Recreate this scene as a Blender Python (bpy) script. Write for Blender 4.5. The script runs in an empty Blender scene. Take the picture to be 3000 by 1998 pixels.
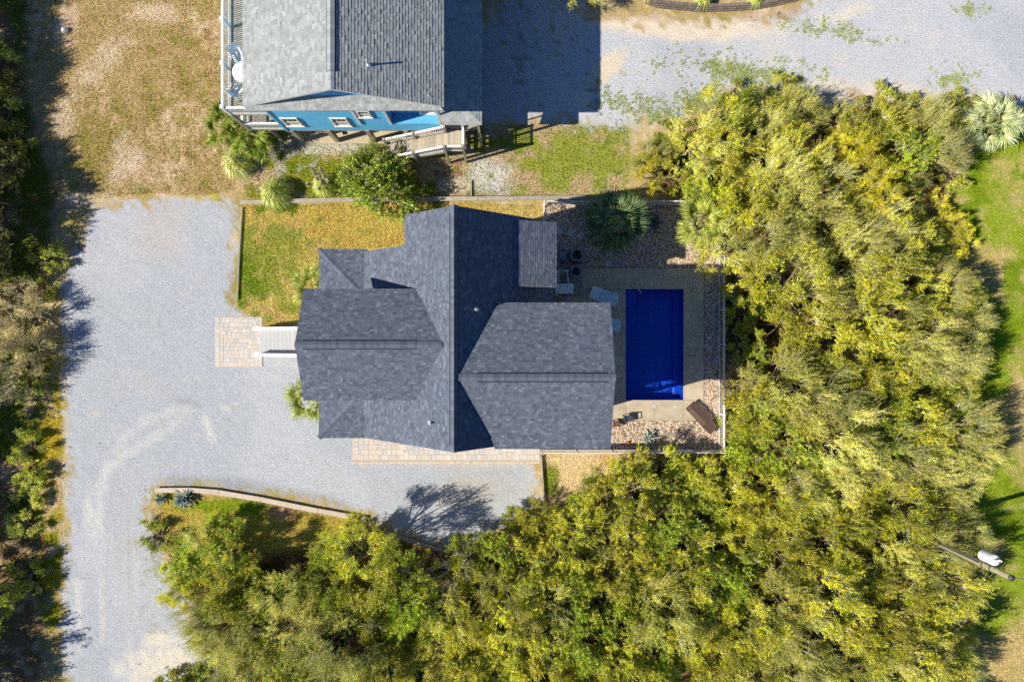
import bpy, bmesh, math, random
import numpy as np
from mathutils import Vector, Matrix, Euler
from mathutils.geometry import delaunay_2d_cdt
R = math.radians
rnd = random.Random(11)
SC = bpy.context.scene
COL = SC.collection

# ------------------------------------------------------------ camera (a drone looking straight down from 43.5 m)
CAMH = 43.5
cd = bpy.data.cameras.new('camera'); cam = bpy.data.objects.new('camera', cd); COL.objects.link(cam)
cam.location = (0, 0, CAMH); cam.rotation_euler = (0, 0, 0)
cd.sensor_width = 36; cd.lens = 24; cd.clip_end = 2000; cd.clip_start = .1
SC.camera = cam

# ------------------------------------------------------------ sky and sun
SUN_EL, SUN_AZ = R(40.0), R(15.7)      # shadows fall towards +X, turned 15.7 degrees towards +Y
w = bpy.data.worlds.new('World'); SC.world = w; w.use_nodes = True
nt = w.node_tree; nt.nodes.clear()
sky = nt.nodes.new('ShaderNodeTexSky'); sky.sky_type = 'NISHITA'; sky.sun_disc = False
sky.sun_elevation = SUN_EL; sky.sun_rotation = R(254.3)
sky.air_density = 1.0; sky.dust_density = 0.0; sky.ozone_density = 10.0
bg = nt.nodes.new('ShaderNodeBackground'); bg.inputs['Strength'].default_value = .066
wo = nt.nodes.new('ShaderNodeOutputWorld')
nt.links.new(sky.outputs[0], bg.inputs[0]); nt.links.new(bg.outputs[0], wo.inputs[0])
sl = bpy.data.lights.new('sun', 'SUN'); sl.energy = 5.0; sl.angle = R(.5); sl.color = (1, .885, .71)
sl.cycles.is_caustics_light = True; so = bpy.data.objects.new('sun', sl); COL.objects.link(so)
sdir = Vector((math.cos(SUN_AZ) * math.cos(SUN_EL), math.sin(SUN_AZ) * math.cos(SUN_EL), -math.sin(SUN_EL)))
so.rotation_euler = sdir.to_track_quat('-Z', 'Y').to_euler(); so.location = (-30, -10, 40)
SC.view_settings.view_transform = 'Standard'; SC.view_settings.look = 'None'
SC.view_settings.exposure = .46; SC.view_settings.gamma = 1; SC.view_settings.use_curve_mapping = False
SC.render.engine = 'CYCLES'
cy = SC.cycles; cy.max_bounces = 6; cy.diffuse_bounces = 3; cy.glossy_bounces = 2; cy.transmission_bounces = 4
cy.transparent_max_bounces = 8; cy.caustics_reflective = False; cy.caustics_refractive = True
cy.use_denoising = False; cy.sample_clamp_indirect = 2.0

# ------------------------------------------------------------ helpers
def P(px, py, z=0.0):
    """photo pixel (3000 wide) of a point known to lie at height z -> world point"""
    s = (CAMH - z) / 2000.0
    return Vector(((px - 1500) * s, (999 - py) * s, z))

KLIT = 1.36
def S(r, g, b, k=KLIT):
    """base colour of a surface that shows as sRGB r,g,b in full sun"""
    f = lambda c: (c / 255 / 12.92) if c / 255 <= .04045 else ((c / 255 + .055) / 1.055) ** 2.4
    return (min(f(r) / k, .85), min(f(g) / k * 1.05, .85), min(f(b) / k * 1.095, .85))
def S2(r, g, b): return S(r, g, b, .70)     # leaves and blades: thin, seldom square to the sun

def tag(o, label=None, cat=None, group=None, kind=None):
    if label: o['label'] = label
    if cat: o['category'] = cat
    if group: o['group'] = group
    if kind: o['kind'] = kind
    return o

def empty(name, loc, rz=0, **k):
    o = bpy.data.objects.new(name, None); COL.objects.link(o)
    o.empty_display_size = .2; o.location = loc; o.rotation_euler = (0, 0, rz)
    return tag(o, **k)

def rootloc(o):
    while o is not None:
        if o.type == 'EMPTY' and o.parent is None: return np.array(o.location)
        if o.parent is None: return np.array(o.location)
        o = o.parent
    return np.zeros(3)

def link(name, me, m=None, parent=None, loc=None, rot=None, scale=None):
    if m is not None and len(me.materials) == 0: me.materials.append(m)
    o = bpy.data.objects.new(name, me); COL.objects.link(o)
    if parent is not None: o.parent = parent
    if loc is not None: o.location = loc
    if rot is not None: o.rotation_euler = rot
    if scale is not None: o.scale = scale
    return o

def mesh(name, V, F, col=None, smooth=False):
    me = bpy.data.meshes.new(name)
    V = np.asarray(V, float)
    me.from_pydata(V.tolist(), [], F if isinstance(F, list) else F.tolist())
    if col is not None:
        col = np.asarray(col, float)
        at = me.color_attributes.new('Col', 'FLOAT_COLOR', 'CORNER' if len(col) != len(V) or len(F) == len(col) else 'POINT')
        if at.domain == 'CORNER':
            cnt = np.empty(len(me.polygons), np.int32); me.polygons.foreach_get('loop_total', cnt)
            c = np.repeat(col, cnt, axis=0)
        else: c = col
        c4 = np.ones((len(c), 4), np.float32); c4[:, :3] = c
        at.data.foreach_set('color', c4.ravel())
    if smooth: me.polygons.foreach_set('use_smooth', [True] * len(me.polygons))
    me.update()
    return me

class MB:
    """collects shapes; build() makes one mesh object out of them"""
    def __init__(s): s.V = []; s.F = []; s.C = []; s.c = None
    def add(s, V, F, c=None):
        b = len(s.V); s.V += [tuple(v) for v in V]; s.F += [[i + b for i in f] for f in F]
        s.C += [c or s.c or (1, 1, 1)] * len(F); return s
    def box(s, x0, x1, y0, y1, z0, z1, c=None, skip=()):
        V = [(x0, y0, z0), (x1, y0, z0), (x1, y1, z0), (x0, y1, z0), (x0, y0, z1), (x1, y0, z1), (x1, y1, z1), (x0, y1, z1)]
        return s.add(V, [[3, 2, 1, 0], [4, 5, 6, 7], [0, 1, 5, 4], [1, 2, 6, 5], [2, 3, 7, 6], [3, 0, 4, 7]], c)
    def bar(s, p, q, wd, ht, c=None, up=(0, 0, 1)):
        p, q = Vector(p), Vector(q); d = (q - p).normalized(); u = Vector(up)
        if abs(d.dot(u)) > .98: u = Vector((0, 1, 0))
        a = d.cross(u).normalized() * wd / 2; b = a.cross(d).normalized() * ht / 2
        V = [p - a - b, p + a - b, p + a + b, p - a + b, q - a - b, q + a - b, q + a + b, q - a + b]
        return s.add(V, [[0, 1, 2, 3], [7, 6, 5, 4], [4, 5, 1, 0], [5, 6, 2, 1], [6, 7, 3, 2], [7, 4, 0, 3]], c)
    def tube(s, pts, rad, n=8, c=None, cap=True):
        pts = [Vector(p) for p in pts]; rad = rad if isinstance(rad, (list, tuple)) else [rad] * len(pts)
        V = []; F = []; ref = None
        for i, p in enumerate(pts):
            d = (pts[min(i + 1, len(pts) - 1)] - pts[max(i - 1, 0)]).normalized()
            u = ref if ref is not None and abs(ref.dot(d)) < .95 else (Vector((0, 0, 1)) if abs(d.z) < .9 else Vector((1, 0, 0)))
            a = d.cross(u).normalized(); b = a.cross(d).normalized(); ref = b
            for k in range(n):
                t = 2 * math.pi * k / n; V.append(p + (a * math.cos(t) + b * math.sin(t)) * rad[i])
        for i in range(len(pts) - 1):
            for k in range(n):
                k2 = (k + 1) % n; F.append([i * n + k, i * n + k2, (i + 1) * n + k2, (i + 1) * n + k])
        if cap: F.append(list(range(n))[::-1]); F.append([(len(pts) - 1) * n + k for k in range(n)])
        return s.add(V, F, c)
    def lathe(s, cx, cy, prof, n=20, c=None):
        V = []; F = []
        for r, z in prof:
            for k in range(n):
                t = 2 * math.pi * k / n; V.append((cx + r * math.cos(t), cy + r * math.sin(t), z))
        for i in range(len(prof) - 1):
            for k in range(n):
                k2 = (k + 1) % n; F.append([i * n + k, i * n + k2, (i + 1) * n + k2, (i + 1) * n + k])
        F.append([(len(prof) - 1) * n + k for k in range(n)]); F.append(list(range(n))[::-1])
        return s.add(V, F, c)
    def prism(s, poly, d, c=None):
        """polygon (3-D points) pushed along vector d"""
        n = len(poly); d = Vector(d); V = [Vector(p) for p in poly] + [Vector(p) + d for p in poly]
        F = [list(range(n)), [n + i for i in range(n)][::-1]] + [[i, n + i, n + (i + 1) % n, (i + 1) % n] for i in range(n)]
        return s.add(V, F, c)
    def build(s, name, m=None, parent=None, smooth=False, bevel=0, colors=False, local=False):
        off = np.zeros(3) if (parent is None or local) else rootloc(parent)
        V = np.array(s.V, float) - off
        me = mesh(name, V, s.F, np.array(s.C) if colors else None, smooth)
        bm = bmesh.new(); bm.from_mesh(me); bmesh.ops.recalc_face_normals(bm, faces=bm.faces)
        bm.to_mesh(me); bm.free()
        o = link(name, me, m, parent)
        if bevel:
            b = o.modifiers.new('bevel', 'BEVEL'); b.width = bevel; b.segments = 2; b.limit_method = 'ANGLE'
        return o

def copy_tree(o, parent=None):
    c = o.copy(); COL.objects.link(c); c.parent = parent
    for ch in o.children: copy_tree(ch, c)
    return c

# ------------------------------------------------------------ materials
def M(name, col=None, rough=.85, sc=6., amt=.25, sc2=None, amt2=.2, bump=0., bsc=None, metal=0., spec=.25, orand=0., stretch=None, coord='Object'):
    m = bpy.data.materials.new(name); m.use_nodes = True; t = m.node_tree; N = t.nodes; L = t.links
    b = N['Principled BSDF']; b.inputs['Roughness'].default_value = rough; b.inputs['Metallic'].default_value = metal
    b.inputs['Specular IOR Level'].default_value = spec
    tc = N.new('ShaderNodeTexCoord'); mp = N.new('ShaderNodeMapping'); L.new(tc.outputs[coord], mp.inputs[0])
    if stretch: mp.inputs['Scale'].default_value = stretch
    if col is None:
        a = N.new('ShaderNodeAttribute'); a.attribute_name = 'Col'; cur = a.outputs['Color']
    else:
        a = N.new('ShaderNodeRGB'); a.outputs[0].default_value = (*col[:3], 1); cur = a.outputs[0]
    def mul(cur, fac):
        x = N.new('ShaderNodeVectorMath'); x.operation = 'SCALE'; L.new(cur, x.inputs[0]); L.new(fac, x.inputs['Scale']); return x.outputs[0]
    def nz(scale, am, det=4):
        n = N.new('ShaderNodeTexNoise'); n.inputs['Scale'].default_value = scale; n.inputs['Detail'].default_value = det
        n.inputs['Roughness'].default_value = .65; L.new(mp.outputs[0], n.inputs['Vector'])
        r = N.new('ShaderNodeMapRange'); r.inputs[1].default_value = .25; r.inputs[2].default_value = .75
        r.inputs[3].default_value = 1 - am; r.inputs[4].default_value = 1 + am; r.clamp = False
        L.new(n.outputs['Fac'], r.inputs[0]); return n, r.outputs[0]
    if amt: _, f = nz(sc, amt); cur = mul(cur, f)
    if sc2: _, f = nz(sc2, amt2, 2); cur = mul(cur, f)
    if orand:
        oi = N.new('ShaderNodeObjectInfo'); r = N.new('ShaderNodeMapRange'); r.inputs[3].default_value = 1 - orand; r.inputs[4].default_value = 1 + orand
        L.new(oi.outputs['Random'], r.inputs[0]); cur = mul(cur, r.outputs[0])
    L.new(cur, b.inputs['Base Color'])
    if bump:
        n, _ = nz(bsc or sc, 0, 3); bp = N.new('ShaderNodeBump'); bp.inputs['Strength'].default_value = bump; bp.inputs['Distance'].default_value = .02
        L.new(n.outputs['Fac'], bp.inputs['Height']); L.new(bp.outputs[0], b.inputs['Normal'])
    return m

def leafmat(name, trans=.28, rough=.4, orand=.25, spec=.45):
    m = bpy.data.materials.new(name); m.use_nodes = True; t = m.node_tree; N = t.nodes; L = t.links
    b = N['Principled BSDF']; b.inputs['Roughness'].default_value = rough; b.inputs['Specular IOR Level'].default_value = spec
    a = N.new('ShaderNodeAttribute'); a.attribute_name = 'Col'
    oi = N.new('ShaderNodeObjectInfo')
    r = N.new('ShaderNodeMapRange'); r.inputs[3].default_value = 1 - orand; r.inputs[4].default_value = 1 + orand
    L.new(oi.outputs['Random'], r.inputs[0])
    tc = N.new('ShaderNodeTexCoord'); n = N.new('ShaderNodeTexNoise'); n.inputs['Scale'].default_value = .9; n.inputs['Detail'].default_value = 3
    L.new(tc.outputs['Object'], n.inputs['Vector'])
    h = N.new('ShaderNodeHueSaturation')
    hr = N.new('ShaderNodeMapRange'); hr.inputs[1].default_value = .3; hr.inputs[2].default_value = .7; hr.inputs[3].default_value = .488; hr.inputs[4].default_value = .528
    L.new(n.outputs['Fac'], hr.inputs[0]); L.new(hr.outputs[0], h.inputs['Hue'])
    L.new(r.outputs[0], h.inputs['Value']); L.new(a.outputs['Color'], h.inputs['Color'])
    L.new(h.outputs[0], b.inputs['Base Color'])
    tr = N.new('ShaderNodeBsdfTranslucent'); L.new(h.outputs[0], tr.inputs[0])
    mx = N.new('ShaderNodeMixShader'); mx.inputs[0].default_value = trans
    L.new(b.outputs[0], mx.inputs[1]); L.new(tr.outputs[0], mx.inputs[2])
    L.new(mx.outputs[0], N['Material Output'].inputs[0])
    return m

WHITE = M('white_paint', (.80, .80, .79), .5, 3, .05, spec=.4)
WHITEVINYL = M('white_vinyl', (.82, .82, .82), .4, 3, .03, spec=.45)
WEATHER = M('weathered_wood', S(192, 184, 168), .9, 5, .28, 40, .18, bump=.3, bsc=30, orand=.14)
PALETIMBER = M('pale_timber', S(222, 206, 188), .92, 3, .15, 30, .15, bump=.3, bsc=22, orand=.06)
OLDTIMBER = M('grey_timber', S(190, 178, 162), .92, 3, .2, 30, .22, bump=.4, bsc=22, orand=.12)
DECKBOARD = M('deck_board', S(206, 194, 174), .9, 7, .22, 45, .15, orand=.2)
COMPOSITE = M('grey_composite', S(205, 206, 208), .7, 5, .08, orand=.05)
BLUEPAINT = M('blue_siding', (.12, .46, .78), .6, 2.5, .1, spec=.3)
SIDING = M('pale_siding', (.55, .58, .60), .7, 2, .08)
CONCRETE = M('concrete', S(214, 199, 174), .85, 1.3, .2, 24, .10, bump=.15, bsc=40, orand=.05)
SLABMAT = M('slab_concrete', S(214, 200, 172), .9, 1.5, .15, 20, .1)
GLASS = M('window_glass', (.05, .06, .07), .06, 2, .2, spec=.8)
CURTAIN = M('curtain', (.55, .55, .53), .9, 14, .25, stretch=(6, 1, 1))
DARKMETAL = M('dark_metal', (.035, .04, .05), .5, 6, .2, spec=.4)
STEEL = M('steel', (.62, .64, .66), .25, 4, .05, metal=.9)
PVC = M('white_pipe', (.78, .79, .80), .45, 3, .05)
BLACK = M('black_rubber', (.012, .012, .014), .8, 5, .2)
WICKER = M('brown_wicker', S(104, 82, 74), .75, 30, .45, 6, .2, bump=.5, bsc=60, stretch=(1, 4, 1))
SLING = M('blue_sling', (.50, .66, .78), .7, 40, .15, orand=.05)
PLASTIC = M('white_plastic', (.82, .82, .82), .4, 3, .03, spec=.4)
TERRA = M('terracotta', S(190, 110, 60), .9, 8, .2)
BRICK = M('red_brick_paver', S(164, 116, 104), .9, 6, .25, orand=.15)
BARK = M('bark', S(150, 132, 110), .95, 9, .35, bump=.5, bsc=20)
TWIGM = M('twig', None, .9, 5, .15)
LEAF = leafmat('leaf'); LEAFW = leafmat('waxy_leaf', .2, .3, .1, .5)
PALMM = leafmat('palm_leaf', .22, .5, .16); GRASSM = leafmat('grass_blade', .3, .7, .12, .1)
SHINGLE = M('asphalt_shingle', None, .92, 30, .16, 3, .08, bump=.3, bsc=90, spec=.15)
CAPM = M('shingle_cap', S(108, 117, 134), .92, 25, .2, orand=.18, spec=.15)
CAPG = M('grey_cap', S(176, 182, 186), .92, 25, .2, orand=.12, spec=.15)
# ============================================================ THE GROUND
def hash2(ix, iy, seed):
    h = (ix.astype(np.int64) * 374761393 + iy.astype(np.int64) * 668265263 + seed * 1442695041) & 0x7fffffff
    h = ((h ^ (h >> 13)) * 1274126177) & 0x7fffffff
    return ((h ^ (h >> 16)) & 0xffff) / 65535.0
def vnoise(x, y, s, seed):
    x = np.asarray(x, float) / s; y = np.asarray(y, float) / s
    ix = np.floor(x); iy = np.floor(y); fx = x - ix; fy = y - iy
    fx = fx * fx * (3 - 2 * fx); fy = fy * fy * (3 - 2 * fy)
    a = hash2(ix, iy, seed); b = hash2(ix + 1, iy, seed); c = hash2(ix, iy + 1, seed); d = hash2(ix + 1, iy + 1, seed)
    return (a * (1 - fx) + b * fx) * (1 - fy) + (c * (1 - fx) + d * fx) * fy
def fbm(x, y, s, seed, o=4):
    r = 0; a = .5; t = 0
    for k in range(o): r = r + a * vnoise(x, y, s, seed + k * 17); t += a; a *= .55; s *= .5
    return r / t
def sstep(a, b, v):
    t = np.clip((v - a) / (b - a), 0, 1); return t * t * (3 - 2 * t)
def sdist(px, py, poly):
    """signed distance to a pixel polygon, positive inside"""
    px = np.asarray(px, float); py = np.asarray(py, float)
    d = np.full(px.shape, 1e9); ins = np.zeros(px.shape, bool); n = len(poly)
    for i in range(n):
        ax, ay = poly[i]; bx, by = poly[(i + 1) % n]; ex, ey = bx - ax, by - ay
        t = np.clip(((px - ax) * ex + (py - ay) * ey) / (ex * ex + ey * ey + 1e-9), 0, 1)
        d = np.minimum(d, np.hypot(px - ax - t * ex, py - ay - t * ey))
        c = ((ay > py) != (by > py)) & (px < (bx - ax) * (py - ay) / (by - ay + 1e-12) + ax); ins ^= c
    return np.where(ins, d, -d)
def blob(px, py, cx, cy, rx, ry, rot=0):
    c, s_ = math.cos(R(rot)), math.sin(R(rot)); dx = px - cx; dy = py - cy
    u = (dx * c + dy * s_) / rx; v = (-dx * s_ + dy * c) / ry
    return 1 - np.hypot(u, v)
def mixc(a, b, t): return a * (1 - t[..., None]) + np.array(b) * t[..., None]
def band(px, py, pts, wd):
    """1 on a polyline, falling to 0 at wd pixels"""
    d = np.full(px.shape, 1e9)
    for (ax, ay), (bx, by) in zip(pts, pts[1:]):
        ex, ey = bx - ax, by - ay
        t = np.clip(((px - ax) * ex + (py - ay) * ey) / (ex * ex + ey * ey), 0, 1)
        d = np.minimum(d, np.hypot(px - ax - t * ex, py - ay - t * ey))
    return np.clip(1 - d / wd, 0, 1)

LAWN = [(708, 600), (1240, 592), (1590, 600), (1600, 660), (1320, 760), (1190, 760), (1150, 960), (760, 960), (735, 925), (692, 895), (698, 760)]
RLAWN = [(2870, 400), (3100, 300), (3500, 300), (3500, 2300), (2560, 2300), (2600, 1500), (2650, 1000), (2700, 700), (2790, 560)]
BLAWN = [(455, 1445), (560, 1446), (700, 1456), (1073, 1524), (1130, 1560), (1320, 1620), (1320, 1760), (900, 1760), (500, 1640), (470, 1520)]
WOODS = [(1890, 540), (1960, 430), (2100, 330), (2400, 300), (2720, 330), (2790, 480), (2720, 700), (2680, 1000), (2700, 1500), (2680, 2100), (640, 2100), (600, 1880), (540, 1720), (560, 1600), (760, 1620), (950, 1600), (1110, 1600), (1350, 1660), (1500, 1560), (1640, 1500), (1760, 1380), (2120, 1345), (2125, 900), (2100, 620)]
LEFTW = [(-400, -200), (95, -200), (70, 150), (60, 260), (110, 420), (190, 560), (140, 700), (120, 900), (150, 1150), (150, 1400), (150, 1700), (110, 2100), (-400, 2100)]
BED = [(840, 380), (1130, 395), (1560, 360), (1840, 370), (1850, 480), (1830, 570), (1500, 575), (1100, 580), (900, 590), (720, 580), (700, 470)]
DIRT = [(1590, 1335), (2120, 1335), (1800, 1380), (1720, 1440), (1640, 1500), (1594, 1500)]

DRIVE = [(262, 592), (420, 578), (520, 572), (600, 582), (640, 568), (702, 596), (706, 620), (698, 760), (692, 895), (735, 930), (760, 965), (900, 965), (1000, 965), (1060, 1100), (1250, 1100), (1583, 1340), (1592, 1478), (1500, 1535), (1400, 1600), (1320, 1616), (1210, 1580), (1125, 1554), (1075, 1508), (900, 1475), (700, 1446), (560, 1430), (453, 1428), (440, 1480), (470, 1580), (540, 1700), (570, 1800), (600, 1880), (650, 1960), (700, 2130), (190, 2130), (172, 1900), (172, 1750), (176, 1600), (182, 1500), (180, 1300), (170, 1150), (176, 960), (165, 860), (190, 780), (230, 690)]
ROAD = [(1200, 60), (1412, 60), (1500, -40), (1740, -60), (1745, 30), (1860, 38), (2000, 44), (2110, 38), (2240, 30), (2330, 8), (2420, -80), (3400, -120), (3400, 330), (2980, 330), (2860, 300), (2780, 315), (2600, 320), (2420, 320), (2300, 290), (2150, 290), (2060, 340), (1990, 380), (1900, 385), (1780, 395), (1690, 385), (1560, 370), (1460, 370), (1412, 370), (1300, 400), (1200, 400)]

def gcol(x, y):
    px = 1500 + x * 45.98; py = 999 - y * 45.98
    n1 = fbm(x, y, 6, 1); n2 = fbm(x, y, 2.2, 2); n3 = fbm(x, y, .7, 3, 3); n4 = fbm(x, y, .3, 4, 2)
    wob = (n2 - .5) * 40 + (n3 - .5) * 40
    c = np.zeros(x.shape + (3,)) + np.array(S(200, 176, 130))
    c = mixc(c, S(178, 160, 96), sstep(.42, .62, n1 * .5 + n3 * .5))
    c = mixc(c, S(220, 198, 166), sstep(.55, .72, n2 * .65 + n4 * .35))
    c = mixc(c, S(146, 154, 64), sstep(.62, .74, n3 * .55 + n1 * .25 + n4 * .2))
    for (cx, cy, rx, ry, ro) in ((365, 480, 55, 95, 20), (300, 175, 150, 55, -50), (205, 70, 40, 90, 10), (460, 40, 120, 40, 0), (190, 350, 40, 60, 0), (250, 585, 120, 22, 0)):
        c = mixc(c, S(226, 208, 184), sstep(-.1, .7, blob(px, py, cx, cy, rx, ry, ro) + (n3 - .5) * 1.6) * .8)
    # bed between the houses: sandy, gravelly, weeds
    b = sstep(-20, 20, sdist(px, py, BED) + wob)
    cb = np.zeros_like(c) + np.array(S(205, 182, 142))
    cb = mixc(cb, S(214, 205, 192), sstep(.45, .62, n2 - sstep(1430, 1560, px) * .2))
    cb = mixc(cb, S(150, 155, 48), sstep(.47, .60, n3 * .6 + n1 * .4))
    cb = mixc(cb, S(122, 142, 36), sstep(.58, .70, n4 * .4 + n2 * .6))
    cb = mixc(cb, S(226, 222, 214), sstep(0, .6, blob(px, py, 1440, 510, 90, 70) + (n3 - .5)) * .9)
    cb = mixc(cb, S(224, 208, 180), sstep(0, .4, blob(px, py, 1330, 545, 60, 40)))
    cb = mixc(cb, S(226, 220, 208), sstep(0, .6, blob(px, py, 960, 430, 170, 35) + (n3 - .5) * 1.4) * .8)
    cb = mixc(cb, S(166, 172, 70), sstep(.05, .6, blob(px, py, 1670, 460, 260, 130) + (n3 - .5) * 1.7 + (n2 - .5)) * .95)
    c = c * (1 - b[..., None]) + cb * b[..., None]
    # front lawn
    l = sstep(-4, 6, sdist(px, py, LAWN))
    cl = np.zeros_like(c) + np.array(S(208, 188, 122))
    cl = mixc(cl, S(206, 184, 106), sstep(.4, .6, n1))
    cl = mixc(cl, S(192, 158, 114), sstep(.58, .72, n2 * .7 + n3 * .3) * .8)
    gl = blob(px, py, 740, 740, 250, 360) * .9
    cl = mixc(cl, S(170, 174, 78), sstep(.30, .85, gl + (n2 - .5) * 2.0 + (n3 - .5) * 1.6) * .85)
    cl = mixc(cl, S(140, 160, 48), sstep(.5, .95, blob(px, py, 715, 830, 90, 130) + (n3 - .5) * 1.6 + .35))
    cl = mixc(cl, S(126, 148, 30), sstep(.45, .8, blob(px, py, 830, 605, 130, 30) + (n3 - .5) * 1.2 + .2))
    cl = mixc(cl, S(176, 168, 84), sstep(.6, .75, n3 * .7 + n4 * .3))
    c = c * (1 - l[..., None]) + cl * l[..., None]
    # right lawn
    r = sstep(-30, 30, sdist(px, py, RLAWN) + wob)
    cr = np.zeros_like(c) + np.array(S(150, 166, 50))
    cr = mixc(cr, S(196, 176, 118), sstep(.5, .66, n2 * .6 + n1 * .4))
    cr = mixc(cr, S(128, 150, 34), sstep(.52, .68, n3 * .5 + fbm(x, y, 4, 9) * .5))
    cr = mixc(cr, S(214, 186, 138), sstep(.1, .7, blob(px, py, 2990, 1180, 60, 200) + (n3 - .5) * 1.2) * .8)
    cr = mixc(cr, S(206, 180, 126), sstep(.1, .7, blob(px, py, 2985, 1880, 100, 160) + (n3 - .5) * 1.2) * .8)
    c = c * (1 - r[..., None]) + cr * r[..., None]
    # strip below the drive
    k = sstep(-14, 14, sdist(px, py, BLAWN) + wob * .5)
    ck = np.zeros_like(c) + np.array(S(190, 174, 80))
    ck = mixc(ck, S(138, 158, 34), sstep(.35, .6, blob(px, py, 690, 1480, 190, 55) * .5 + n3 * .6))
    ck = mixc(ck, S(196, 160, 120), sstep(.2, .8, blob(px, py, 820, 1500, 60, 30) + n3 - .3))
    ck = mixc(ck, S(176, 130, 84), sstep(.55, .7, n4 * .5 + n2 * .5) * .7)
    ck = mixc(ck, S(168, 122, 86), sstep(-.1, .5, blob(px, py, 1220, 1630, 140, 60) + (n3 - .5)))
    c = c * (1 - k[..., None]) + ck * k[..., None]
    d = sstep(-12, 12, sdist(px, py, DIRT) + wob * .4)
    cdr = np.zeros_like(c) + np.array(S(222, 200, 158))
    cdr = mixc(cdr, S(150, 152, 60), sstep(.1, .6, blob(px, py, 1612, 1410, 46, 60) + (n3 - .5) * 1.4))
    cdr = mixc(cdr, S(130, 152, 44), sstep(.1, .6, blob(px, py, 1745, 1390, 50, 40) + (n3 - .5) * 1.6))
    cdr = mixc(cdr, S(206, 158, 116), sstep(-.2, .5, blob(px, py, 1800, 1360, 60, 50) + (n3 - .5)) * .8)
    c = c * (1 - d[..., None]) + cdr * d[..., None]
    # litter under the woods
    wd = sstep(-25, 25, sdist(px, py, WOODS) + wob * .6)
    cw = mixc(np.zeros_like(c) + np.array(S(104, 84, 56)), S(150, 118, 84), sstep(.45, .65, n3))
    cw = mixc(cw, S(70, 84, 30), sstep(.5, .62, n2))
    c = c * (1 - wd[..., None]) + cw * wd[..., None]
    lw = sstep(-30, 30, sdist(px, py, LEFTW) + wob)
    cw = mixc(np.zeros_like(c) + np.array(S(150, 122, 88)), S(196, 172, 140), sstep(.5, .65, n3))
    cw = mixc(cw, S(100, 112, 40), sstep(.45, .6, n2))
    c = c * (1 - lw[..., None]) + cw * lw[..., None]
    # grassy verge beside the drive
    v = sstep(.1, .6, blob(px, py, 150, 1380, 55, 700) + (n3 - .5) * 1.1) * sstep(1000, 1120, py)
    cv = mixc(np.zeros_like(c) + np.array(S(206, 184, 140)), S(152, 150, 42), sstep(.45, .6, n3))
    cv = mixc(cv, S(186, 164, 52), sstep(.5, .65, n2))
    c = c * (1 - v[..., None]) + cv * v[..., None]
    c = mixc(c, S(206, 196, 60), sstep(.3, .8, blob(px, py, 570, 578, 130, 26) + (n3 - .5) * 1.6) * .6)
    return c * (0.9 + .2 * n4[..., None])

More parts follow.
